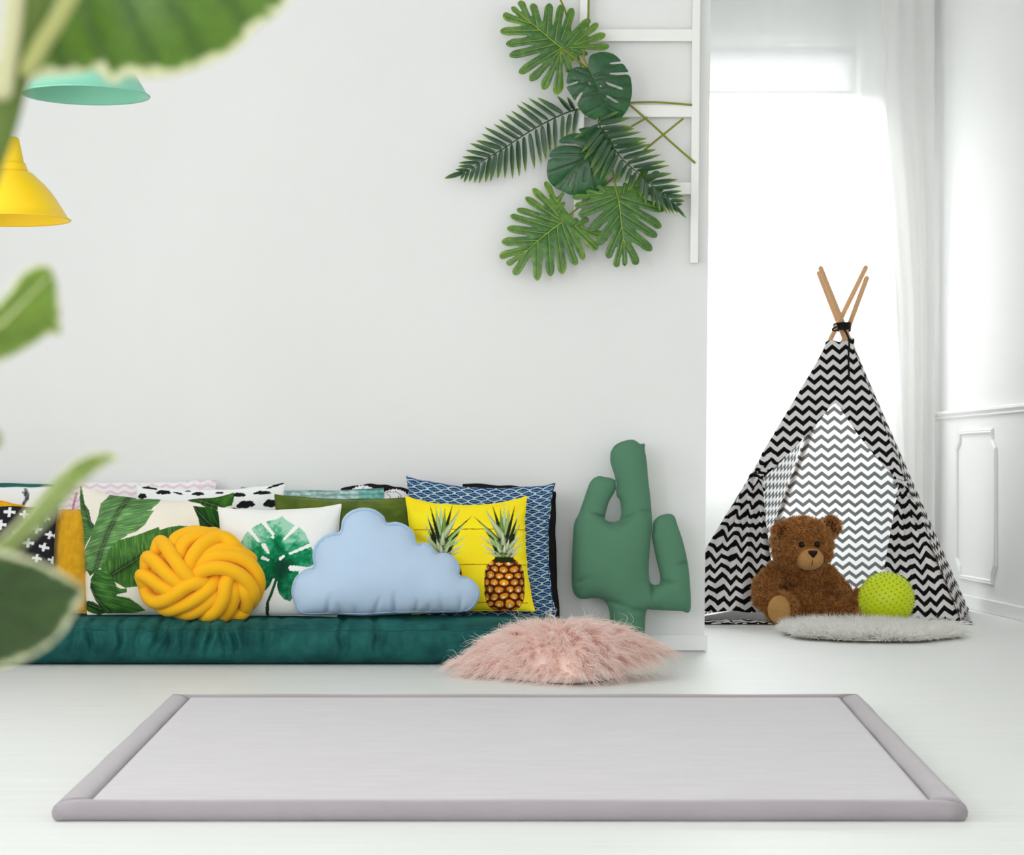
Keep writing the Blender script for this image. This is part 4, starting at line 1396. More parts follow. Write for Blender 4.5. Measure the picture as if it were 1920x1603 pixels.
def strands(name, p, n, comb, length, width, segs, mat, parent, col, rng, lift=.6, curl=.3, gravity=0., wave=0., zmin=None, phase=None):
    """tapering ribbons rooted at p: leave along the normal, bend to the comb direction"""
    m = len(p)
    t = np.linspace(0, 1, segs + 1)
    L = length * rng.uniform(.65, 1.2, m)
    rnd = rng.normal(0, 1, (m, 3))
    d0 = unit(n * lift + comb * (1 - lift) + rnd * curl * .35)
    d1 = unit(comb + n * .15 + rnd * curl)
    ph = rng.uniform(0, 6.28, m) if phase is None else phase
    side = unit(np.cross(d1, rng.normal(0, 1, (m, 3))))
    pts = []
    for s in t:
        d = d0 * (s - s * s / 2)[None] + d1 * (s * s / 2) if False else d0 * (s - s * s / 2) + d1 * (s * s / 2)
        q = p + d * 1.15 * L[:, None]
        q = q + side * (wave * np.sin(s * 7 + ph) * s * L)[:, None]
        q[:, 2] -= gravity * s * s * L
        if zmin is not None: q[:, 2] = np.maximum(q[:, 2], zmin)
        pts.append(q)
    pts = np.array(pts)
    wv = unit(np.cross(pts[-1] - pts[0], rng.normal(0, 1, (m, 3))))
    V = []
    for k, s in enumerate(t):
        w = width * (1 - s) ** .7 * .5
        if k == segs: V.append(pts[k])
        else: V.append(pts[k] - wv * w); V.append(pts[k] + wv * w)
    nv = 2 * segs + 1
    V = np.stack(V, 1).reshape(-1, 3)
    base = np.arange(m)[:, None] * nv
    F = []
    for k in range(segs - 1):
        F.append(base + np.array([[2 * k, 2 * k + 1, 2 * k + 3]])); F.append(base + np.array([[2 * k, 2 * k + 3, 2 * k + 2]]))
    F.append(base + np.array([[2 * segs - 2, 2 * segs - 1, 2 * segs]]))
    F = np.vstack(F)
    tt = np.concatenate([np.repeat(t[:-1], 2), t[-1:]])
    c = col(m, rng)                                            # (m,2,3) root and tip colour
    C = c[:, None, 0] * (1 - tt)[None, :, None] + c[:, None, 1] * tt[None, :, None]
    return tag(mk(name, V, F, mat, parent, col=C.reshape(-1, 3)), kind='stuff')


def fur_mat(name, rough=.75, transl=.55):
    k = NT(name)
    a = k.new('ShaderNodeVertexColor', layer_name='Col')
    n = k.noise(120, 2, k.coords())
    c = k.mix(.2, a.outputs[0], k.ramp(n.outputs[0], [(.2, (.7, .7, .7)), (.8, (1, 1, 1))]), 'MULTIPLY')
    k.link(c, k.b.inputs['Base Color'])
    k.set(Roughness=rough); k.b.inputs['Specular IOR Level'].default_value = .12
    t = k.new('ShaderNodeBsdfTranslucent'); m = k.new('ShaderNodeMixShader')
    k.link(c, t.inputs[0]); m.inputs[0].default_value = transl
    k.link(k.b.outputs[0], m.inputs[1]); k.link(t.outputs[0], m.inputs[2]); k.link(m.outputs[0], k.out.inputs[0])
    return k.m


M_FUR = fur_mat('fur_fibres')


# ------------------------------------------------------------------ teddy bear
def ellip(c, r, rot=0, n=3):
    bm = bmesh.new(); bmesh.ops.create_icosphere(bm, subdivisions=n, radius=1)
    V = np.array([v.co[:] for v in bm.verts]); F = np.array([[v.index for v in f.verts] for f in bm.faces]); bm.free()
    V = V * np.asarray(r)
    if rot:
        a = math.radians(rot); R = np.array([[math.cos(a), 0, math.sin(a)], [0, 1, 0], [-math.sin(a), 0, math.cos(a)]]); V = V @ R.T
    return V + np.asarray(c), F


def chain(pts, rs, n=6):
    L = []
    for (p, q), (r, s) in zip(zip(pts[:-1], pts[1:]), zip(rs[:-1], rs[1:])):
        for t in np.linspace(0, 1, n): L.append(ellip(np.array(p) * (1 - t) + np.array(q) * t, [r * (1 - t) + s * t] * 3, 0, 2))
    return L


def fuse(parts, voxel, smooth=6):
    V, F = merge(parts)
    me = bpy.data.meshes.new('tmp'); me.from_pydata(V.tolist(), [], F.tolist())
    o = bpy.data.objects.new('tmp', me); COL.objects.link(o)
    m = o.modifiers.new('r', 'REMESH'); m.mode = 'VOXEL'; m.voxel_size = voxel
    s = o.modifiers.new('s', 'SMOOTH'); s.iterations = smooth; s.factor = .5
    t = o.modifiers.new('t', 'TRIANGULATE')
    dg = bpy.context.evaluated_depsgraph_get(); dg.update()
    e = o.evaluated_get(dg).to_mesh()
    Vn = np.zeros(len(e.vertices) * 3); e.vertices.foreach_get('co', Vn)
    Fn = np.array([list(p.vertices) for p in e.polygons])
    o.evaluated_get(dg).to_mesh_clear()
    bpy.data.objects.remove(o); bpy.data.meshes.remove(me)
    return Vn.reshape(-1, 3), Fn


K = lambda a, b, D: P(1390 + a / 5.647, 950 + b / 5.647, D - .14)
bear = thing('teddy_bear', (*K(660, 1200, 12.6)[:2], .01), 'brown curly plush teddy bear sitting in the tent opening', 'teddy bear')
parts = [ellip(K(648, 380, 12.56), (.152, .130, .132)), ellip(K(648, 480, 12.53), (.150, .12, .09)), ellip(K(670, 890, 12.66), (.136, .125, .155)), ellip(K(665, 1000, 12.63), (.142, .13, .105)), ellip(K(640, 690, 12.6), (.125, .10, .075))]
parts += chain([K(375, 690, 12.60), K(250, 840, 12.53), K(245, 980, 12.47)], [.056, .062, .054])
parts += chain([K(890, 715, 12.60), K(1010, 840, 12.59), K(1090, 920, 12.55)], [.052, .048, .042])
parts += chain([K(520, 1110, 12.58), K(430, 1090, 12.46)], [.07, .062]) + [ellip(K(416, 1072, 12.43), (.080, .045, .084))]
parts += chain([K(800, 1110, 12.58), K(1000, 1090, 12.54), K(1160, 1090, 12.50)], [.068, .064, .06]) + [ellip(K(1245, 1040, 12.48), (.045, .066, .083))]
parts += [ellip(K(432, 262, 12.52), (.052, .03, .055), 20), ellip(K(955, 208, 12.58), (.047, .028, .057), -10)]
Vb, Fb = fuse(parts, .009)
Vb[:, 2] = np.maximum(Vb[:, 2], .012)
M_BEAR = plain('brown_plush', (156, 100, 50), .95, .05, .25, 60, .4, 150)
body = mk('body', Vb, Fb, M_BEAR, bear)
rg = np.random.default_rng(21)
pp, nn = sample(Vb, Fb, 34000, rg)
if nn[np.argmax(pp[:, 2])][2] < 0: nn = -nn
keep = pp[:, 1] < 12.61
# no long fur over the muzzle and the sole
mz = K(716, 548, 12.44)
keep &= ~((np.hypot(pp[:, 0] - mz[0], pp[:, 2] - mz[2]) < .066) & (pp[:, 1] < 12.36))
so = K(400, 1090, 12.4)
keep &= ~((((pp[:, 0] - so[0]) / .058) ** 2 + ((pp[:, 2] - so[2]) / .070) ** 2 < 1) & (pp[:, 1] < 12.28))
for a_, b_ in ((640, 404), (806, 398)):                        # keep the eyes clear
    ey = K(a_, b_, 12.43)
    keep &= ~((np.hypot(pp[:, 0] - ey[0], pp[:, 2] - ey[2] - .004) < .021) & (pp[:, 1] < 12.36))
pp, nn = pp[keep], nn[keep]
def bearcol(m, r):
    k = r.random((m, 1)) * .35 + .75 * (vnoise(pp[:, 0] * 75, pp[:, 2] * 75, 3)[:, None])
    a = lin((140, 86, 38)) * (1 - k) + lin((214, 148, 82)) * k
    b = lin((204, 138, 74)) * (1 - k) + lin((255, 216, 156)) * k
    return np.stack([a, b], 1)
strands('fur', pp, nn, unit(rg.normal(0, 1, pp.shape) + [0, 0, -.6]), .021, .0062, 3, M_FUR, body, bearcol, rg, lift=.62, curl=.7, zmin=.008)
M_TAN = plain('tan_plush', (196, 148, 92), .95, .05, .12, 70, .25, 400, .3)
V, F = ellip(K(718, 545, 12.455), (.075, .068, .062)); mzo = mk('muzzle', V, F, M_TAN, bear)
# felt nose: rounded triangle, wide on top
tri = catmull([(708, 470), (755, 462), (806, 470), (800, 500), (775, 535), (757, 548), (740, 530), (716, 500)], 4, True)
V2, F2 = fill(resample(tri, 6), 8)
hh, _ = poisson(V2, F2, 200)
Nf = np.array([K(a, b, 12.392 + .00006 * abs(a - 757)) + np.array([0, -.016 * h ** .5, 0]) for (a, b), h in zip(V2, hh)])
Nb = np.array([K(a, b, 12.41) for a, b in V2])
mk('nose', np.vstack([Nf, Nb]), np.vstack([F2, F2[:, ::-1] + len(V2)]), plain('dark_brown_felt', (44, 28, 22), .7, .2, .1, 50), mzo)
V, F = tube([K(755, 545, 12.392), K(752, 580, 12.388), K(745, 620, 12.395)], .0022, 6); mk('mouth_stitch', V, F, plain('dark_thread', (60, 36, 24), .8, .1, .1, 50), mzo)
M_EYE = plain('black_glass_eye', (10, 8, 7), .3, .3, .05, 10)
for a, b, D in ((640, 404, 12.432), (806, 398, 12.432)):
    V, F = ellip(K(a, b, D - .006), (.0155, .012, .0165)); mk('eye', V, F, M_EYE, bear)
V, F = ellip(K(400, 1090, 12.398), (.060, .016, .073)); mk('sole_pad', V, F, M_TAN, bear)
V, F = ellip(K(1262, 1090, 12.452), (.036, .045, .066)); mk('sole_pad', V, F, M_TAN, bear)
M_INNER = plain('dark_ear_plush', (84, 48, 22), .95, .05, .2, 80, .3, 200)
V, F = ellip(K(452, 285, 12.492), (.034, .012, .036), 20); mk('inner_ear', V, F, M_INNER, bear)
V, F = ellip(K(950, 222, 12.556), (.028, .012, .038), -10); mk('inner_ear', V, F, M_INNER, bear)


# ------------------------------------------------------------------ white sheepskin
rg = np.random.default_rng(33)
an = np.linspace(0, 2 * PI, 90, endpoint=False)
wob = 1 + .04 * np.sin(3 * an + 1) + .03 * np.sin(5 * an + 2) + .02 * np.sin(9 * an)
sk = np.stack([2.365 + .40 * np.cos(an) * wob, 11.44 + .47 * np.sin(an) * wob], 1)
V2, F2 = fill(sk, .03)
h, m_ = poisson(V2, F2, 200)
top = np.c_[V2, .010 + .010 * h ** .4]; bot = np.c_[V2, np.full(len(V2), .002)]
M_SKIN = plain('cream_hide', (236, 232, 224), .9, .1, .04, 12)
rugo = thing('fluffy_rug', (2.365, 11.44, 0), 'small white long-haired fluffy rug under the lime ball', 'rug')
rb = mk('backing', np.vstack([top, bot]), np.vstack([F2, F2[:, ::-1] + len(V2)]), M_SKIN, rugo)
cp_, nn = sample(top, F2, 2000, rg)
lk = np.repeat(np.arange(2000), 14)
pp = cp_[lk] + rg.normal(0, .009, (len(lk), 3)) * [1, 1, 0]; nn = nn[lk]; own = cp_[lk]
nn[nn[:, 2] < 0] *= -1
ed = poly_dist(pp[:, 0], pp[:, 1], sk, True)
out = unit(np.c_[(pp[:, 0] - 2.365) / .40 ** 2, (pp[:, 1] - 11.44) / .47 ** 2, np.zeros(len(pp))])
sw = np.c_[vnoise(pp[:, 0] * 9, pp[:, 1] * 9, 3) - .5, vnoise(pp[:, 0] * 9, pp[:, 1] * 9, 5) - .5, np.zeros(len(pp))] * 1.6
comb = unit(out * (.35 + np.exp(-ed / .06))[:, None] + sw + np.array([0, 0, .35]) * (1 - np.exp(-ed / .08))[:, None])
comb = unit(comb[np.searchsorted(lk, lk)] + rg.normal(0, .35, (2000, 3))[lk] * [1, 1, .5] + (own - pp) / .03)
def white(m, r):
    k = r.random((m, 1))
    return np.stack([lin((240, 237, 230)) * (1 - k) + lin((248, 246, 242)) * k, lin((252, 251, 249)) + 0 * k], 1)
strands('fur', pp, nn, comb, .070, .0050, 3, M_FUR, rb, white, rg, lift=.62, curl=.40, gravity=.10, zmin=.003)

# ------------------------------------------------------------------ spiky ball
bc = P(1662, 1128, 11.83); br = .1345
bc[2] = .020 + br
ball = thing('spiky_ball', (bc[0], bc[1], .02), 'lime green rubber ball covered in little nubs on the white rug', 'ball')
k = NT('lime_rubber')
k.link(k.mix(k.noise(6, 2, k.coords()).outputs[0], L4((204, 222, 2)), L4((214, 232, 8))), k.b.inputs['Base Color'])
k.set(Roughness=.45); k.b.inputs['Subsurface Weight'].default_value = .25; k.b.inputs['Subsurface Radius'].default_value = (.03, .03, .005); k.b.inputs['Subsurface Scale'].default_value = .5
V, F = ellip(bc, (br, br, br), 0, 5); mk('shell', V, F, k.m, ball)
L = []
n_ = 380
for i in range(n_):
    z = 1 - 2 * (i + .5) / n_; a = i * PI * (3 - math.sqrt(5)); r = math.sqrt(1 - z * z)
    d = np.array([r * math.cos(a), r * math.sin(a), z])
    L.append(tube([bc + d * (br - .001), bc + d * (br + .0035), bc + d * (br + .0065)], [.0042, .003, .0016], 7))
V, F = merge(L)
tag(mk('nubs', V, F, plain('lime_nubs', (172, 184, 12), .4, .3, .05, 20), ball), kind='stuff')


# ------------------------------------------------------------------ pink shaggy cushion on the floor
rg = np.random.default_rng(44)
pc = np.array([.71, 9.17])
corn = np.array([[.318, 9.24, .022], [.745, 8.775, .030], [1.105, 9.20, .085], [.70, 9.60, .05]])     # left, front, right, rear
N = 44
u, v = np.meshgrid(np.linspace(0, 1, N), np.linspace(0, 1, N))
g = (corn[0] * ((1 - u) * (1 - v))[..., None] + corn[1] * (u * (1 - v))[..., None] + corn[2] * (u * v)[..., None] + corn[3] * ((1 - u) * v)[..., None])
e = (np.clip(1 - np.abs(2 * u - 1) ** 2.4, 0, 1) * np.clip(1 - np.abs(2 * v - 1) ** 2.4, 0, 1)) ** .55
su, sv = 4 * u * (1 - u), 4 * v * (1 - v)
cen = g.mean((0, 1))
ctr = np.array([.71, 9.17, 0])
pull = (su * np.abs(2 * v - 1) + sv * np.abs(2 * u - 1)) * .03
g[..., :2] += (ctr[:2] - g[..., :2]) * pull[..., None]
tp_ = g.copy(); tp_[..., 2] += e * (.135 - .25 * (g[..., 2] - .05))
bt_ = g.copy(); bt_[..., 2] = np.maximum(g[..., 2] - e * .09, .003)
Vt, Vbm = tp_.reshape(-1, 3), bt_.reshape(-1, 3)
GF = grid_faces(N, N)
pil = thing('shaggy_cushion', (.71, 9.17, 0), 'pink long-haired shaggy cushion lying on the floor by the futon', 'cushion')
M_PK = plain('pale_pink_suede', (244, 222, 212), .9, .1, .05, 12, .2, 300)
cov = mk('cover', np.vstack([Vt, Vbm]), np.vstack([GF, GF[:, ::-1] + N * N]), M_PK, pil)
T3 = np.vstack([GF[:, [0, 1, 2]], GF[:, [0, 2, 3]]])
# locks: strands gathered round common centres
nl, per = 820, 16
cp, cn = sample(Vt, T3, nl, rg)
cn[cn[:, 2] < 0] *= -1
i = np.repeat(np.arange(nl), per)
pp = cp[i] + rg.normal(0, .0045, (nl * per, 3)) * [1, 1, .3]
nn = cn[i]
out = np.c_[cp[:, :2] - pc, np.zeros(nl)]
rad = np.linalg.norm(out, axis=1)
out = unit(out)
sw = rg.normal(0, .35, (nl, 3)) * [1, 1, .3]
comb = unit(out + sw + np.array([.0, -.12, 0]) - np.array([0, 0, 1.]) * np.clip(rad / .35, 0, 1)[:, None] * .55 + np.array([0, 0, .35]) * np.clip(1 - rad / .2, 0, 1)[:, None])[i]
lockt = np.repeat(rg.random(nl), per)
def pink(m, r):
    k = (lockt * .65 + r.random(m) * .35)[:, None]
    ang = np.clip((pp[:, 0] - .75) / .3, 0, 1)[:, None]
    root = lin((252, 226, 218)) * (1 - ang) + lin((246, 212, 198)) * ang
    tip = lin((255, 238, 232)) * (1 - k) + lin((255, 251, 249)) * k
    return np.stack([root + 0 * k, tip], 1)
strands('fur', pp, nn, comb, .100, .0028, 6, M_FUR, cov, pink, rg, lift=.5, curl=.11, gravity=.28, wave=.16, zmin=.002, phase=np.repeat(rg.uniform(0, 6.28, nl), per))
# stray curls along the crest
ns = 120
cp, cn = sample(Vt, T3, ns, rg); cn[cn[:, 2] < 0] *= -1
lockt = rg.random(ns); pp = cp
strands('stray_fur', cp, cn, unit(rg.normal(0, 1, (ns, 3)) + [0, 0, .8]), .085, .0035, 8, M_FUR, cov, pink, rg, lift=.8, curl=.3, wave=.3, zmin=.01)
# ------------------------------------------------------------------ ladder on the wall
Q6 = lambda a, b: (820 + a / 2.969, b / 2.969)
Q5 = lambda a, b: (920 + a / 5.053, 320 + b / 5.053)
lad = thing('wall_ladder', (*P(1195, 493, YW - .03)[:2], P(1195, 493, YW - .03)[2]), 'white painted wooden ladder hung on the white wall', 'ladder')
M_LAD = plain('white_ladder_paint', (240, 240, 236), .5, .3, .015, 20, .1, 40)
lx = lambda y: 1095 - 12 * y / 400                        # left rail centre (px)
rx = lambda y: 1306 - 4.5 * y / 490
hw = 7.5
for f in (lx, rx):
    V = []
    for y in (493, -420):
        for s in (-1, 1):
            for dd in (YW - .055, YW - .004): V.append(P(f(y) + s * hw, y, dd))
    o = mk('rail', V, [(0, 2, 3, 1), (4, 5, 7, 6), (0, 4, 6, 2), (1, 3, 7, 5), (0, 1, 5, 4), (2, 6, 7, 3)], M_LAD, lad, False)
    bevel(o, .003)
for y in (66, 208, 353, -78, -222, -366):
    V = []
    for x in (lx(y) + hw - 1, rx(y) - hw + 1):
        for yy in (y - 11.5, y + 11.5):
            for dd in (YW - .046, YW - .014): V.append(P(x, yy, dd))
    bevel(mk('rung', V, [(0, 2, 3, 1), (4, 5, 7, 6), (0, 4, 6, 2), (1, 3, 7, 5), (0, 1, 5, 4), (2, 6, 7, 3)], M_LAD, lad, False), .003)

# ------------------------------------------------------------------ artificial tropical leaves tied to it
M_LEAF = painted('leaf_blade', .32, .5, .12, 160, weave=False)
M_VEIN = plain('leaf_vein', (150, 176, 58), .5, .3, .1, 30)
M_VEIND = plain('dark_leaf_vein', (78, 120, 44), .5, .3, .1, 30)
M_STEM = plain('olive_stem', (128, 134, 34), .5, .3, .2, 20, aniso=(1, 1, 4))


def lobed(lobes, f=.5):
    """outline of a deeply cut leaf from (tip, root, half-width) in turn"""
    L = [(np.array(t, float), np.array(r, float), w) for t, r, w in lobes]
    out = []
    n = len(L)
    def room(q, k):                                            # half the way to the neighbouring lobe's vein
        if k < 0 or k >= n: return 1e9
        t, r, w = L[k]
        return .37 * float(seg_dist(q[0], q[1], r, t + (t - r) * .3)[0])
    for i, (t, r, w) in enumerate(L):
        d = t - r; ln = np.linalg.norm(d); e = d / ln; nrm = np.array([-e[1], e[0]])       # clockwise in the picture -> next lobe lies on +nrm
        w = min(w * 1.12, ln * .45)
        def side(fr, sg, k):
            q = r + e * fr * ln
            return q + sg * nrm * max(.8, min(w * k, room(q, i + sg)))
        out += [side(.60, -1, 1.0), side(.80, -1, .95), side(.92, -1, .68), r + e * .985 * ln - nrm * w * .22, r + e * .985 * ln + nrm * w * .22, side(.92, 1, .68), side(.80, 1, .95), side(.60, 1, 1.0)]
        if i < n - 1:
            t2, r2, w2 = L[i + 1]
            out.append(((r + (t - r) * f) + (r2 + (t2 - r2) * f)) / 2)
    return np.array(out)


def untangle(poly, step):
    """outer boundary of a possibly self-touching outline, by rasterising"""
    return poly


def blade(name, poly, d, rib, side_veins, parent, base, tip, dark, curv=.02, tilt=(0, 0), fold=.006, holes=(), step=2.6, margin=None, vr=1.0, gloss=None):
    """leaf surface from an outline in photo pixels, gently cupped and creased along its veins"""
    poly = resample(poly, 2.2)
    lo, hi = poly.min(0) - 2, poly.max(0) + 2
    gx, gy = np.meshgrid(np.arange(lo[0], hi[0], step), np.arange(lo[1], hi[1], step))
    sh = gx.shape; x, y = gx.ravel(), gy.ravel()
    # nonzero winding keeps overlapping lobes filled
    wn = np.zeros(x.shape, int)
    q = poly; j = len(q) - 1
    for i in range(len(q)):
        x0, y0 = q[j]; x1, y1 = q[i]; j = i
        s = (x1 - x0) * (y - y0) - (x - x0) * (y1 - y0)
        wn += ((y0 <= y) & (y1 > y) & (s > 0)).astype(int) - ((y0 > y) & (y1 <= y) & (s < 0)).astype(int)
    sd = np.where(wn != 0, 1, -1) * poly_dist(x, y, poly, True)
    for a, b, w in holes:
        sd = np.minimum(sd, seg_dist(x, y, a, b)[0] - w)
    sd = sd.reshape(sh)
    # marching squares style: keep cells touching the inside and slide outside corners to the border
    keep_v = sd > -step * .75
    gyy, gxx = np.gradient(sd, step)
    gl = np.hypot(gxx, gyy) + 1e-6
    mv = np.where(sd < 0, -sd, np.where(sd < step * .25, -sd, 0))
    X2 = gx + mv * gxx / gl; Y2 = gy + mv * gyy / gl
    idx = -np.ones(sh, int)
    c00, c10, c01, c11 = keep_v[:-1, :-1], keep_v[:-1, 1:], keep_v[1:, :-1], keep_v[1:, 1:]
    pos = (sd > 0)
    anyp = pos[:-1, :-1] | pos[:-1, 1:] | pos[1:, :-1] | pos[1:, 1:]
    tris = []
    I, J = np.nonzero(anyp)
    for i, j in zip(I, J):
        cs = [(i, j), (i, j + 1), (i + 1, j + 1), (i + 1, j)]
        ok = [c for c in cs if keep_v[c]]
        if len(ok) == 4: tris.append((cs[0], cs[1], cs[2])); tris.append((cs[0], cs[2], cs[3]))
        elif len(ok) == 3: tris.append(tuple(ok))
    flat = np.array([[c[0] * sh[1] + c[1] for c in t] for t in tris])
    used, inv = np.unique(flat, return_inverse=True)
    F = inv.reshape(-1, 3)
    px, py, dist = X2.ravel()[used], Y2.ravel()[used], np.maximum(sd.ravel()[used], 0)
    dr = poly_dist(px, py, rib)
    dv = dr.copy()
    for s in side_veins: dv = np.minimum(dv, poly_dist(px, py, s))
    c = poly.mean(0); ext = np.ptp(poly, axis=0).max()
    R2 = ((px - c[0]) ** 2 + (py - c[1]) ** 2) / (ext / 2) ** 2
    off = curv * R2 + fold * (1 - np.exp(-dr / (ext * .12))) * -1 + .0025 * np.exp(-(dv / 2.2) ** 2) - .003 * (1 - np.exp(-dist / 5))
    off = off + tilt[0] * (px - c[0]) / ext + tilt[1] * (py - c[1]) / ext
    Y = np.minimum(d + off, YW - .006) if d > 9 else d + off
    V = np.stack([(px - VX) / FX * Y, Y, EYE - (py - VY) / FX * Y], 1)
    n = vnoise(px / 9, py / 9, 4); n2 = vnoise(px / 3.5, py / 3.5, 6)
    # colour of the leaf itself: deep green along the veins, lighter towards the tips
    t = np.clip(R2 ** .8 * .85 + (n - .5) * .5, 0, 1)[:, None]
    col = np.asarray(base, float) * (1 - t) + np.asarray(tip, float) * t
    k = np.exp(-(dv / (ext * .03)) ** 2)[:, None] * .5
    col = col * (1 - k) + np.asarray(dark, float) * k
    col = col * (.86 + .28 * n2)[:, None]
    if margin is not None:
        mc, mw = margin
        w = mw * (.4 + 1.3 * vnoise(px / 14, py / 14, 9))
        mk_ = np.clip((w - dist) / (mw * .35) + .5, 0, 1)[:, None]
        col = col * (1 - mk_) + np.asarray(mc, float) * mk_
    q = V[F]; nrm = np.cross(q[:, 1] - q[:, 0], q[:, 2] - q[:, 0])
    bad = nrm[:, 1] > 0
    F[bad] = F[bad][:, ::-1]
    o = mk(name, V, F, M_LEAF, parent, col=lin(np.clip(col, 0, 255)))
    m = o.modifiers.new('thickness', 'SOLIDIFY'); m.thickness = .0009; m.offset = -1
    return o, (px, py, Y)


def vein_tubes(parent, surf, lines, r0, mat, name='vein'):
    px, py, Y = surf
    kd = KDTree(len(px))
    for i in range(len(px)): kd.insert((px[i], py[i], 0), i)
    kd.balance()
    L = []
    for ln in lines:
        pl = resample(np.asarray(ln, float), 4, False)
        dd = np.array([Y[kd.find((a, b, 0))[1]] for a, b in pl]) - .0006
        Pt = np.stack([(pl[:, 0] - VX) / FX * dd, dd, EYE - (pl[:, 1] - VY) / FX * dd], 1)
        L.append(tube(Pt, np.linspace(r0, r0 * .35, len(Pt)), 5))
    V, F = merge(L)
    return mk(name, V, F, mat, parent)


def stem(parent, pts, r=.0045, mat=None):
    Pt = catmull([P(a, b, dd) for a, b, dd in pts], 6)
    V, F = tube(Pt, r, 8)
    return mk('stem', V, F, mat or M_STEM, parent)


GRP = 'artificial tropical leaves on the ladder'


def philodendron(Q, lobes, rib, d, label, stem_pts, tilt, base=(46, 96, 24), tip=(150, 182, 40), dark=(26, 70, 22), f=.36):
    lob = [(Q(*t), Q(*r), w) for t, r, w in lobes]
    ar = sum((a[0][0] - b[0][0]) * (a[0][1] + b[0][1]) for a, b in zip(lob[1:] + lob[:1], lob))
    if ar > 0: lob = lob[::-1]                                  # always clockwise in the picture
    sc = abs(Q(1, 0)[0] - Q(0, 0)[0])
    lob = [(t, r, w * sc) for t, r, w in lob]
    poly = catmull(lobed(lob, f), 4, True)
    r2 = [Q(*p) for p in rib]
    veins = [[r, tuple(np.array(r) + (np.array(t) - np.array(r)) * .9)] for t, r, w in lob]
    t = thing('philodendron_leaf', P(*r2[0], d), label, 'leaf', GRP)
    o, surf = blade('blade', poly, d, r2, veins, t, base, tip, dark, .018, tilt, .006, step=1.7)
    vein_tubes(o, surf, [r2], .0026, M_VEIN, 'midrib')
    vein_tubes(o, surf, veins, .0016, M_VEIN, 'side_veins')
    stem(t, stem_pts)
    return t


philodendron(Q6, [((838, 303), (745, 274), 14), ((960, 258), (740, 264), 21), ((938, 190), (765, 250), 20), ((896, 128), (760, 245), 20), ((850, 104), (720, 255), 24), ((752, 42), (690, 225), 23), ((690, 24), (655, 232), 23), ((625, 17), (610, 205), 25),
                  ((530, 17), (560, 165), 23), ((458, 3), (515, 125), 24), ((412, 38), (500, 115), 15), ((363, 82), (520, 130), 26), ((347, 175), (570, 168), 23), ((380, 246), (620, 215), 24), ((397, 311), (655, 245), 24), ((452, 408), (688, 268), 25),
                  ((512, 450), (690, 275), 26), ((586, 500), (692, 282), 28), ((665, 530), (690, 290), 30), ((738, 405), (696, 290), 22)],
             [(696, 268), (650, 235), (570, 165), (500, 110), (430, 45)], 10.335, 'light green lobed leaf, uppermost of the leaves tied to the ladder',
             [(*Q6(700, 275), 10.334), (*Q6(835, 382), 10.345), (*Q6(1160, 660), 10.40), (*Q6(1300, 790), 10.405), (*Q6(1432, 905), 10.405)], (.02, .02))
philodendron(Q5, [((700, 295), (640, 400), 18), ((692, 205), (625, 300), 16), ((515, 100), (625, 300), 28), ((397, 165), (640, 430), 34), ((325, 250), (655, 470), 34), ((243, 365), (640, 490), 34), ((180, 425), (600, 540), 36), ((150, 545), (540, 595), 36),
                  ((100, 675), (450, 660), 40), ((80, 815), (345, 755), 42), ((150, 890), (330, 765), 34), ((222, 990), (350, 750), 42), ((440, 1045), (450, 660), 40), ((567, 1003), (550, 585), 42), ((680, 985), (630, 530), 46), ((812, 900), (675, 500), 44),
                  ((885, 845), (720, 515), 38), ((1015, 750), (800, 525), 42), ((1110, 655), (850, 530), 40), ((930, 455), (800, 520), 28), ((825, 452), (770, 510), 26)],
             [(672, 490), (550, 580), (445, 665), (345, 755), (240, 860)], 10.365, 'yellow-green lobed leaf hanging lowest, left of the ladder foot',
             [(*Q5(680, 480), 10.365), (*Q5(800, 375), 10.385), (*Q6(985, 985), 10.40), (*Q6(1160, 830), 10.405), (*Q6(1366, 662), 10.40)], (-.02, -.03), (50, 102, 22), (164, 192, 44))
philodendron(Q5, [((1275, 110), (1255, 215), 20), ((1340, 40), (1300, 190), 30), ((1480, -10), (1370, 150), 36), ((1600, 10), (1380, 150), 34), ((1640, 170), (1400, 215), 34), ((1655, 375), (1230, 250), 42), ((1620, 540), (1220, 290), 46), ((1580, 628), (1235, 400), 42),
                  ((1532, 757), (1245, 530), 42), ((1390, 892), (1262, 655), 42), ((1270, 907), (1262, 660), 26), ((1185, 917), (1255, 650), 42), ((1105, 832), (1240, 540), 42), ((1010, 705), (1215, 430), 42), ((935, 570), (1205, 330), 42), ((825, 428), (1190, 255), 40),
                  ((790, 340), (1150, 240), 34), ((768, 255), (1050, 215), 30), ((900, 190), (1060, 220), 20), ((1010, 140), (1080, 205), 26)],
             [(1205, 240), (1220, 320), (1240, 520), (1262, 680), (1270, 860)], 10.335, 'lobed leaf in front of the lowest ladder rung, crossed by a palm tip',
             [(*Q5(1200, 235), 10.335), (*Q6(975, 950), 10.37), (*Q6(965, 900), 10.385), (*Q6(960, 800), 10.40)], (.01, -.03), (50, 98, 28), (104, 142, 36), (26, 72, 28))


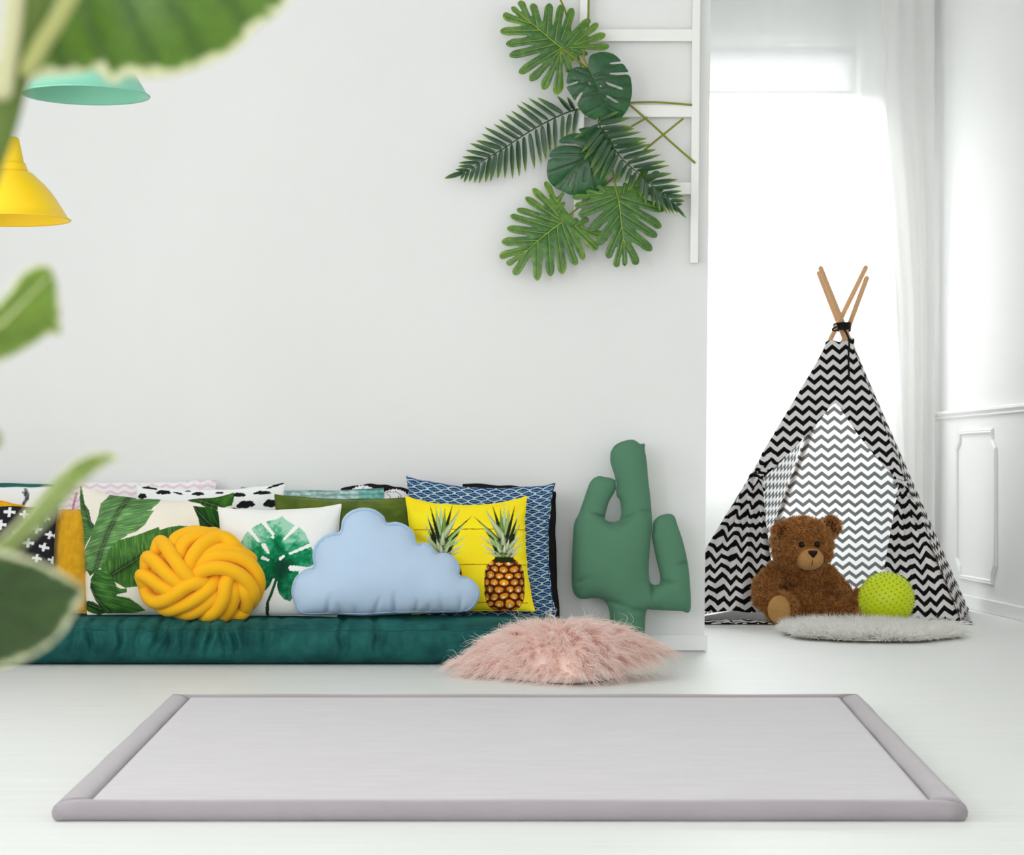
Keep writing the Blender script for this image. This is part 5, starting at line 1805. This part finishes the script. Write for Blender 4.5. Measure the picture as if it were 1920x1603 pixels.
def monstera(outline, rib, d, holes, label, stem_pts, tilt, veins):
    poly = catmull([Q6(*p) for p in outline], 3, True)
    r2 = [Q6(*p) for p in rib]
    hl = [(Q6(*a), Q6(*b), w / 2.969) for a, b, w in holes]
    vs_ = [[Q6(*a), Q6(*b)] for a, b in veins]
    t = thing('monstera_leaf', P(*r2[0], d), label, 'leaf', GRP)
    o, surf = blade('blade', poly, d, r2, vs_, t, (22, 72, 36), (38, 96, 46), (18, 60, 32), .022, tilt, .012, hl, step=1.7)
    vein_tubes(o, surf, [r2], .0022, M_VEIND, 'midrib')
    vein_tubes(o, surf, vs_, .0010, M_VEIND, 'side_veins')
    stem(t, stem_pts)


monstera([(838, 372), (845, 320), (872, 298), (930, 288), (985, 303), (1018, 333), (1020, 342), (985, 345), (945, 355), (985, 358), (1032, 355), (1055, 385), (1062, 400), (1000, 404), (930, 409), (1000, 418), (1066, 418), (1080, 460), (1084, 510), (1078, 550), (1062, 605), (1030, 650),
          (990, 686), (950, 685), (880, 668), (820, 640), (795, 610), (778, 580), (795, 545), (825, 490), (785, 530), (765, 560), (745, 530), (725, 497), (722, 482), (770, 467), (805, 446), (765, 455), (722, 467), (722, 430), (735, 400), (765, 376), (800, 371), (825, 380)],
         [(838, 372), (868, 430), (905, 515), (960, 610), (990, 682)], 10.30, [((942, 463), (1026, 493), 7), ((946, 536), (1006, 572), 7), ((845, 462), (850, 468), 7), ((908, 478), (909, 479), 6)],
         'dark green round monstera leaf overlapping the second ladder rung', [(*Q6(838, 372), 10.30), (*Q6(815, 310), 10.33), (*Q6(838, 180), 10.405), (*Q6(842, 0), 10.41), (*Q6(842, -120), 10.41)], (.03, .02),
         [((868, 430), (1010, 340)), ((880, 455), (1065, 410)), ((900, 500), (1078, 470)), ((920, 545), (1070, 560)), ((950, 595), (1030, 630)), ((868, 430), (770, 390)), ((885, 470), (735, 450)), ((905, 515), (760, 540)), ((940, 575), (830, 630))])
monstera([(790, 716), (870, 705), (925, 722), (965, 780), (992, 835), (985, 900), (955, 970), (930, 1030), (880, 1070), (800, 1086), (740, 1084), (700, 1066), (650, 1040), (618, 1000), (611, 950), (615, 905), (625, 886), (680, 880), (755, 880), (690, 873), (624, 876), (640, 836), (690, 811), (760, 812), (830, 822),
          (770, 800), (682, 796), (690, 770), (740, 746), (790, 742), (838, 766), (800, 736)],
         [(930, 800), (850, 860), (770, 930), (690, 1010), (650, 1038)], 10.362, [((768, 962), (736, 1036), 6), ((826, 936), (820, 1010), 6)],
         'dark green monstera leaf under the crossing palm fronds', [(*Q6(930, 800), 10.362), (*Q6(1000, 750), 10.39), (*Q6(1105, 690), 10.402), (*Q6(1165, 655), 10.402)], (-.02, .0),
         [((850, 860), (640, 860)), ((800, 900), (620, 960)), ((870, 845), (700, 790)), ((850, 860), (880, 1040)), ((780, 920), (760, 1070)), ((730, 970), (690, 1050))])


# palm fronds: every leaflet is a piece of its own, all sharing one mesh
def leaflet_mesh():
    xs = np.array([0, .06, .2, .45, .7, .88, 1.0]); ws = np.array([.25, .7, .95, 1, .8, .42, .02]) * .5
    V, C = [], []
    for x, w in zip(xs, ws):
        sg = -.10 * x * x
        for s in (-1, 0, 1):
            V.append((x, sg * .25 + (0 if s else .22) , s * w))
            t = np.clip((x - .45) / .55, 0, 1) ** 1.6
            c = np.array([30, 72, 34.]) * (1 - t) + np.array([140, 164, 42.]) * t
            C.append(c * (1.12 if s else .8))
    F = []
    for i in range(len(xs) - 1):
        for s in (0, 1): a = i * 3 + s; F.append((a, a + 3, a + 4, a + 1))
    me = bpy.data.meshes.new('leaflet'); me.from_pydata(V, [], F); me.update()
    at = me.color_attributes.new('Col', 'FLOAT_COLOR', 'POINT')
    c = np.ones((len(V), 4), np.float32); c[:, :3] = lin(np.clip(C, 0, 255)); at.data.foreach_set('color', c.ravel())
    me.materials.append(M_LEAF)
    me.polygons.foreach_set('use_smooth', np.ones(len(me.polygons), bool))
    return me


LEAFLET = leaflet_mesh()


def frond(rachis, pairs, d, label, stem_pts, width=.021, bend=0.0):
    t = thing('palm_frond', P(*rachis[0], d), label, 'leaf', GRP)
    c = catmull(rachis, 6)
    dd = np.linspace(d, d + bend, len(c))
    Pt = np.array([P(a, b, q) for (a, b), q in zip(c, dd)])
    V, F = tube(Pt, np.linspace(.0036, .0012, len(Pt)), 7)
    mk('rachis', V, F, plain('palm_rachis', (40, 70, 30), .5, .3, .1, 20), t)
    rg = np.random.default_rng(len(pairs))
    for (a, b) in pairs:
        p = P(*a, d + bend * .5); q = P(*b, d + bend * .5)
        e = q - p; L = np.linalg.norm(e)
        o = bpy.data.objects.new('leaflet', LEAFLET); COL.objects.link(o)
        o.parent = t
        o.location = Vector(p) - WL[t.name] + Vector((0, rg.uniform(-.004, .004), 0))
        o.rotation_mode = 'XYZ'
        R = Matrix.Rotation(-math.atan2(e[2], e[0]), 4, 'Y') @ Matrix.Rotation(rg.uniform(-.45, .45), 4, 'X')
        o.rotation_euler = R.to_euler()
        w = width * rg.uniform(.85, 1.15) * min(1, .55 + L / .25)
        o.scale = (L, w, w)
    stem(t, stem_pts, .0045)


Q4 = lambda a, b: (820 + a / 7.385, 170 + b / 7.385)
upr = [((1900, 262), (1800, 80)), ((1850, 280), (1660, 70)), ((1740, 310), (1385, 95)), ((1640, 360), (1260, 100)), ((1535, 405), (1160, 150)), ((1450, 465), (1100, 195)), ((1365, 520), (1020, 275)), ((1290, 565), (945, 330)), ((1190, 620), (850, 395)), ((1135, 670), (780, 462)), ((1045, 720), (650, 505)),
       ((965, 770), (610, 595)), ((890, 800), (535, 690)), ((800, 855), (450, 730)), ((740, 905), (390, 825)), ((660, 960), (340, 918)), ((590, 1000), (290, 998)), ((500, 1055), (285, 1045)), ((430, 1100), (250, 1095)), ((360, 1130), (95, 1215))]
lwr = [((1930, 270), (1880, 620)), ((1840, 320), (1790, 640)), ((1740, 345), (1720, 750)), ((1630, 385), (1640, 850)), ((1535, 430), (1570, 870)), ((1450, 480), (1505, 960)), ((1365, 530), (1445, 1020)), ((1280, 590), (1350, 1080)), ((1200, 640), (1220, 1130)), ((1115, 690), (1135, 1185)), ((1030, 740), (1042, 1220)),
       ((960, 780), (935, 1220)), ((890, 820), (835, 1225)), ((810, 870), (735, 1265)), ((735, 920), (668, 1270)), ((655, 980), (580, 1285)), ((580, 1010), (515, 1280)), ((510, 1060), (440, 1265)), ((440, 1090), (370, 1275)), ((380, 1125), (325, 1230))]
frond([Q4(*p) for p in ((1950, 255), (1750, 320), (1450, 465), (1190, 620), (965, 770), (740, 905), (500, 1060), (360, 1130), (290, 1155))], [(Q4(*a), Q4(*b)) for a, b in upr + lwr], 10.40, 'dark palm frond reaching out over the bare wall beside the ladder',
      [(*Q4(1950, 255), 10.40), (*Q6(900, 590), 10.41), (*Q6(1070, 572), 10.412), (*Q6(1240, 570), 10.412), (*Q6(1415, 584), 10.412)])
up2 = [((895, 670), (1010, 620)), ((900, 690), (1078, 655)), ((915, 715), (1085, 705)), ((930, 745), (1100, 715)), ((945, 765), (1135, 735)), ((965, 795), (1168, 770)), ((985, 820), (1165, 790)), ((1005, 850), (1195, 800)), ((1035, 880), (1220, 830)), ((1060, 905), (1245, 860)), ((1090, 930), (1275, 895)), ((1110, 950), (1290, 920)), ((1150, 985), (1305, 965)), ((1190, 1020), (1338, 1000)), ((1220, 1045), (1352, 1035)),
       ((1250, 1075), (1362, 1062)), ((1270, 1090), (1378, 1092)), ((1300, 1115), (1380, 1118)), ((1325, 1140), (1366, 1136)), ((1310, 1130), (1386, 1215))]
lw2 = [((900, 690), (760, 770)), ((910, 715), (800, 850)), ((925, 745), (815, 890)), ((945, 775), (850, 940)), ((965, 800), (865, 985)), ((985, 830), (905, 1000)), ((1005, 860), (930, 1010)), ((1030, 890), (985, 1030)), ((1055, 915), (1010, 1010)), ((1080, 935), (1045, 1015)), ((1105, 960), (1070, 1060)), ((1140, 990), (1130, 1100)), ((1165, 1010), (1160, 1140)), ((1195, 1035), (1205, 1150)), ((1205, 1045), (1242, 1180)), ((1225, 1060), (1278, 1190)), ((1250, 1080), (1297, 1186)), ((1275, 1100), (1316, 1190)), ((1295, 1120), (1340, 1186))]
frond([Q6(*p) for p in ((893, 670), (920, 735), (965, 800), (1030, 885), (1110, 958), (1200, 1035), (1290, 1110), (1330, 1150))], [(Q6(*a), Q6(*b)) for a, b in up2 + lw2], 10.315, 'dark palm frond hanging down across the two lower ladder rungs',
      [(*Q6(893, 670), 10.315), (*Q6(860, 560), 10.36), (*Q6(760, 240), 10.40), (*Q6(715, 70), 10.415), (*Q6(685, -5), 10.42), (*Q6(660, -90), 10.42)], .022)
# ------------------------------------------------------------------ pendant lamps
def lathe(prof, n=64):
    a = np.linspace(0, 2 * PI, n, endpoint=False)
    V = np.array([[r * math.cos(t), r * math.sin(t), z] for r, z in prof for t in a])
    return V, grid_faces(n, len(prof), wrap_u=True)


LD = 8.2
LS = LD / FX


def pendant(cx, rim_y, c, inner, label, roll):
    o = P(cx, rim_y, LD)
    t = thing('pendant_lamp', o, label, 'lamp', 'pendant lamps')
    m = plain('lacquer_' + label.split()[0], c, .38, .4, .01, 3)
    def pt(prof):
        V, F = lathe([(r * LS, z * LS) for r, z in prof])
        R = np.array([[math.cos(roll), 0, math.sin(roll)], [0, 1, 0], [-math.sin(roll), 0, math.cos(roll)]])
        return V @ R.T + o, F
    outer = [(41, 90), (47, 88), (54, 82), (61, 75), (71, 66), (81, 55), (90, 43), (99, 29), (108, 15), (115, 3), (119, 1.5), (121, 0), (120, -1.5), (117, -1.5)]
    inn = [(113, 1), (107, 13), (98, 27), (89, 41), (80, 53), (70, 64), (60, 73), (50, 81), (40, 86)]
    V, F = pt(outer + inn); s = mk('shade', V, F, m, t)
    V, F = pt([(0.5, 154), (21, 154), (23, 152), (24, 149), (32, 109), (32, 106), (35.5, 105.5), (36.5, 101), (38.5, 95), (41.5, 90), (30, 88), (.5, 88)]); mk('neck', V, F, m, t)
    V, F = pt([(.3, 166), (3.6, 166), (3.8, 160), (3.8, 154), (.3, 154)]); mk('cord_grip', V, F, plain('grey_plastic', (176, 174, 160), .5, .3, .05, 10), t)
    top = o + np.array([0.0, 0, 166 * LS])
    Pt = np.linspace(top, [top[0] + .004, top[1], ZC - .03], 10)
    V, F = tube(Pt, .0022, 8); mk('cord', V, F, plain('white_flex', (222, 222, 214), .5, .3, .05, 10), t)
    V, F = lathe([(.002, -.05), (.03, -.048), (.05, -.01), (.052, 0), (.002, 0)], 32); mk('ceiling_rose', V + [top[0] + .004, top[1], ZC - .001], F, M_TRIM, t)
    V, F = lathe([(.002, -.055), (.018, -.052), (.03, -.035), (.032, -.015), (.02, .02), (.014, .05), (.002, .05)], 32); mk('bulb', V + o + [0, 0, .09], F, plain('frosted_bulb', (240, 240, 232), .3, .4, .01, 5), s)


pendant(12.5, 412, (250, 206, 24), None, 'yellow dome pendant lamp hanging on a thin white cord', 0)
pendant(161, 178, (132, 204, 178), None, 'mint green dome pendant lamp half hidden by a big leaf', .018)

# ------------------------------------------------------------------ potted plant standing close to the camera
PD = 1.42
pot_c = np.array([-.50, 1.44])
pl = thing('potted_plant', (pot_c[0], pot_c[1], 0), 'tall leafy plant with cream-edged green leaves close to the camera', 'plant')
V, F = lathe([(.002, 0), (.115, 0), (.125, .01), (.15, .28), (.158, .285), (.158, .315), (.146, .315), (.144, .27), (.002, .27)], 48)
mk('pot', V + [pot_c[0], pot_c[1], 0], F, plain('white_glazed_pot', (226, 224, 218), .35, .4, .03, 6), pl)
V, F = lathe([(.002, .285), (.10, .283), (.143, .276), (.143, .26), (.002, .26)], 40)
mk('soil', V + [pot_c[0], pot_c[1], 0], F, plain('potting_soil', (60, 44, 34), .95, .1, .3, 80, .6, 120), pl)
trunk = catmull([(pot_c[0], pot_c[1], .27), (-.49, 1.44, .5), (-.47, 1.43, .72), (-.44, 1.42, .95), (-.40, 1.42, 1.10)], 8)
V, F = tube(trunk, np.linspace(.013, .007, len(trunk)), 10)
mk('main_stem', V, F, plain('green_stem', (112, 128, 70), .6, .25, .15, 20), pl)
CREAM = (206, 206, 166)
M_LEAF2 = painted('living_leaf', .45, .35, .1, 120, weave=False)
C7 = lambda pts: [(a / 3.4286, b / 3.4286) for a, b in pts]


def big_leaf(outline, rib, veins, d, petiole, base, tip, dark, curv, tilt, fold, mw, step=6, pr=.0045, pm=None, rc=(176, 188, 126)):
    poly = catmull(outline, 4, True)
    o, surf = blade('leaf', poly, d, rib, veins, pl, base, tip, dark, curv, tilt, fold, (), step, (CREAM, mw))
    o.data.materials[0] = M_LEAF2
    vein_tubes(o, surf, [rib], .0022, plain('pale_midrib', rc, .5, .3, .1, 20), 'midrib')
    if petiole is not None:
        Pt = catmull(petiole, 8)
        V, F = tube(Pt, pr, 10)
        mk('petiole', V, F, pm or plain('leaf_stalk', (134, 150, 84), .5, .3, .15, 30), o)
    return o


M_STALK = plain('pale_stalk', (150, 160, 104), .5, .3, .15, 30)
# big leaf over the top edge
big_leaf(C7([(150, 505), (270, 500), (400, 490), (560, 470), (620, 450), (690, 525), (760, 545), (800, 490), (900, 500), (1020, 500), (1160, 480), (1300, 430), (1420, 380), (1560, 295), (1640, 190), (1740, 130), (1820, 60), (1880, -60), (1960, -300), (1900, -600), (1600, -900), (1100, -1000), (600, -800), (300, -350), (160, 100)]),
         C7([(160, 300), (500, -50), (1000, -400), (1700, -700)]), [C7([(300, 150), (420, 430)]), C7([(500, -50), (700, 420)]), C7([(700, -200), (1000, 420)]), C7([(900, -330), (1300, 350)]), C7([(1150, -450), (1600, 200)]), C7([(1400, -570), (1800, 0)])],
         PD, [trunk[-1], P(-60, 120, PD + .02), P(30, 95, PD + .01), P(60, 80, PD)], (66, 98, 22), (84, 116, 22), (44, 74, 18), .05, (.03, -.05), -.006, 14)
# stalks rising through the upper left corner
for pts, r, c in (([(-70, 430), (-5, 250), (22, 150), (48, 60), (80, -60)], .0098, (84, 104, 40)), ([(5, 170), (18, 90), (26, 20), (30, -60)], .0058, (172, 170, 132)), ([(52, 130), (80, 80), (112, 30), (150, -40)], .0052, (146, 148, 88))):
    Pt = catmull([P(a, b, 1.36 if r < .009 else 1.39) for a, b in pts], 8)
    V, F = tube(Pt, r, 12)
    mk('stalk', V, F, plain('stalk_green', c, .55, .3, .12, 25, aniso=(1, 1, .2)), pl)
# cupped leaf at mid height
big_leaf([(-170, 660), (-60, 600), (0, 562), (25, 530), (52, 503), (78, 494), (100, 508), (110, 545), (114, 590), (115, 628), (100, 626), (84, 632), (50, 655), (0, 678), (-80, 700), (-160, 700)], [(-160, 680), (0, 610), (90, 520)],
         [[(-60, 660), (0, 560)], [(-20, 640), (60, 520)], [(0, 640), (100, 600)], [(-40, 650), (60, 630)]], 1.44, [trunk[22], P(-250, 760, 1.44), P(-170, 690, 1.44)], (96, 122, 36), (100, 130, 34), (82, 108, 34), .02, (.04, .03), -.004, 5)
# narrow leaf seen edge-on
big_leaf([(-150, 1120), (-60, 1050), (10, 1000), (60, 945), (100, 900), (140, 866), (180, 848), (212, 850), (224, 858), (200, 872), (165, 898), (130, 935), (95, 975), (60, 1010), (20, 1050), (-60, 1110), (-140, 1150)], [(-140, 1130), (20, 1020), (120, 910), (215, 855)],
         [[(-20, 1060), (90, 940)]], 1.40, [trunk[16], P(-240, 1150, 1.42), P(-150, 1135, 1.40)], (98, 120, 44), (100, 122, 42), (84, 106, 38), .02, (.03, .05), -.002, 3.5)
# dark leaf in the lower left corner
big_leaf([(-220, 1080), (-120, 1030), (-40, 1024), (20, 1036), (70, 1052), (115, 1074), (150, 1098), (160, 1108), (146, 1140), (124, 1178), (94, 1210), (50, 1236), (0, 1254), (-80, 1262), (-180, 1230), (-230, 1160)], [(-220, 1120), (-80, 1130), (60, 1120), (150, 1105)],
         [[(-100, 1130), (-20, 1050)], [(-40, 1128), (60, 1060)], [(-100, 1130), (0, 1230)], [(-30, 1128), (90, 1190)]], 1.36, [trunk[10], P(-330, 1180, 1.38), P(-225, 1125, 1.36)], (40, 62, 22), (48, 74, 24), (36, 58, 20), .03, (.03, .05), .006, 7, rc=(52, 76, 28))
# tip of a leaf just entering the frame
big_leaf([(-180, 840), (-90, 800), (-30, 795), (0, 808), (5, 822), (0, 838), (-40, 856), (-120, 866)], [(-170, 845), (0, 822)], [[(-100, 838), (-40, 810)]], 1.44, [trunk[19], P(-260, 860, 1.44), P(-178, 846, 1.44)], (96, 124, 46), (104, 132, 46), (84, 112, 42), .02, (.02, .02), .003, 3)
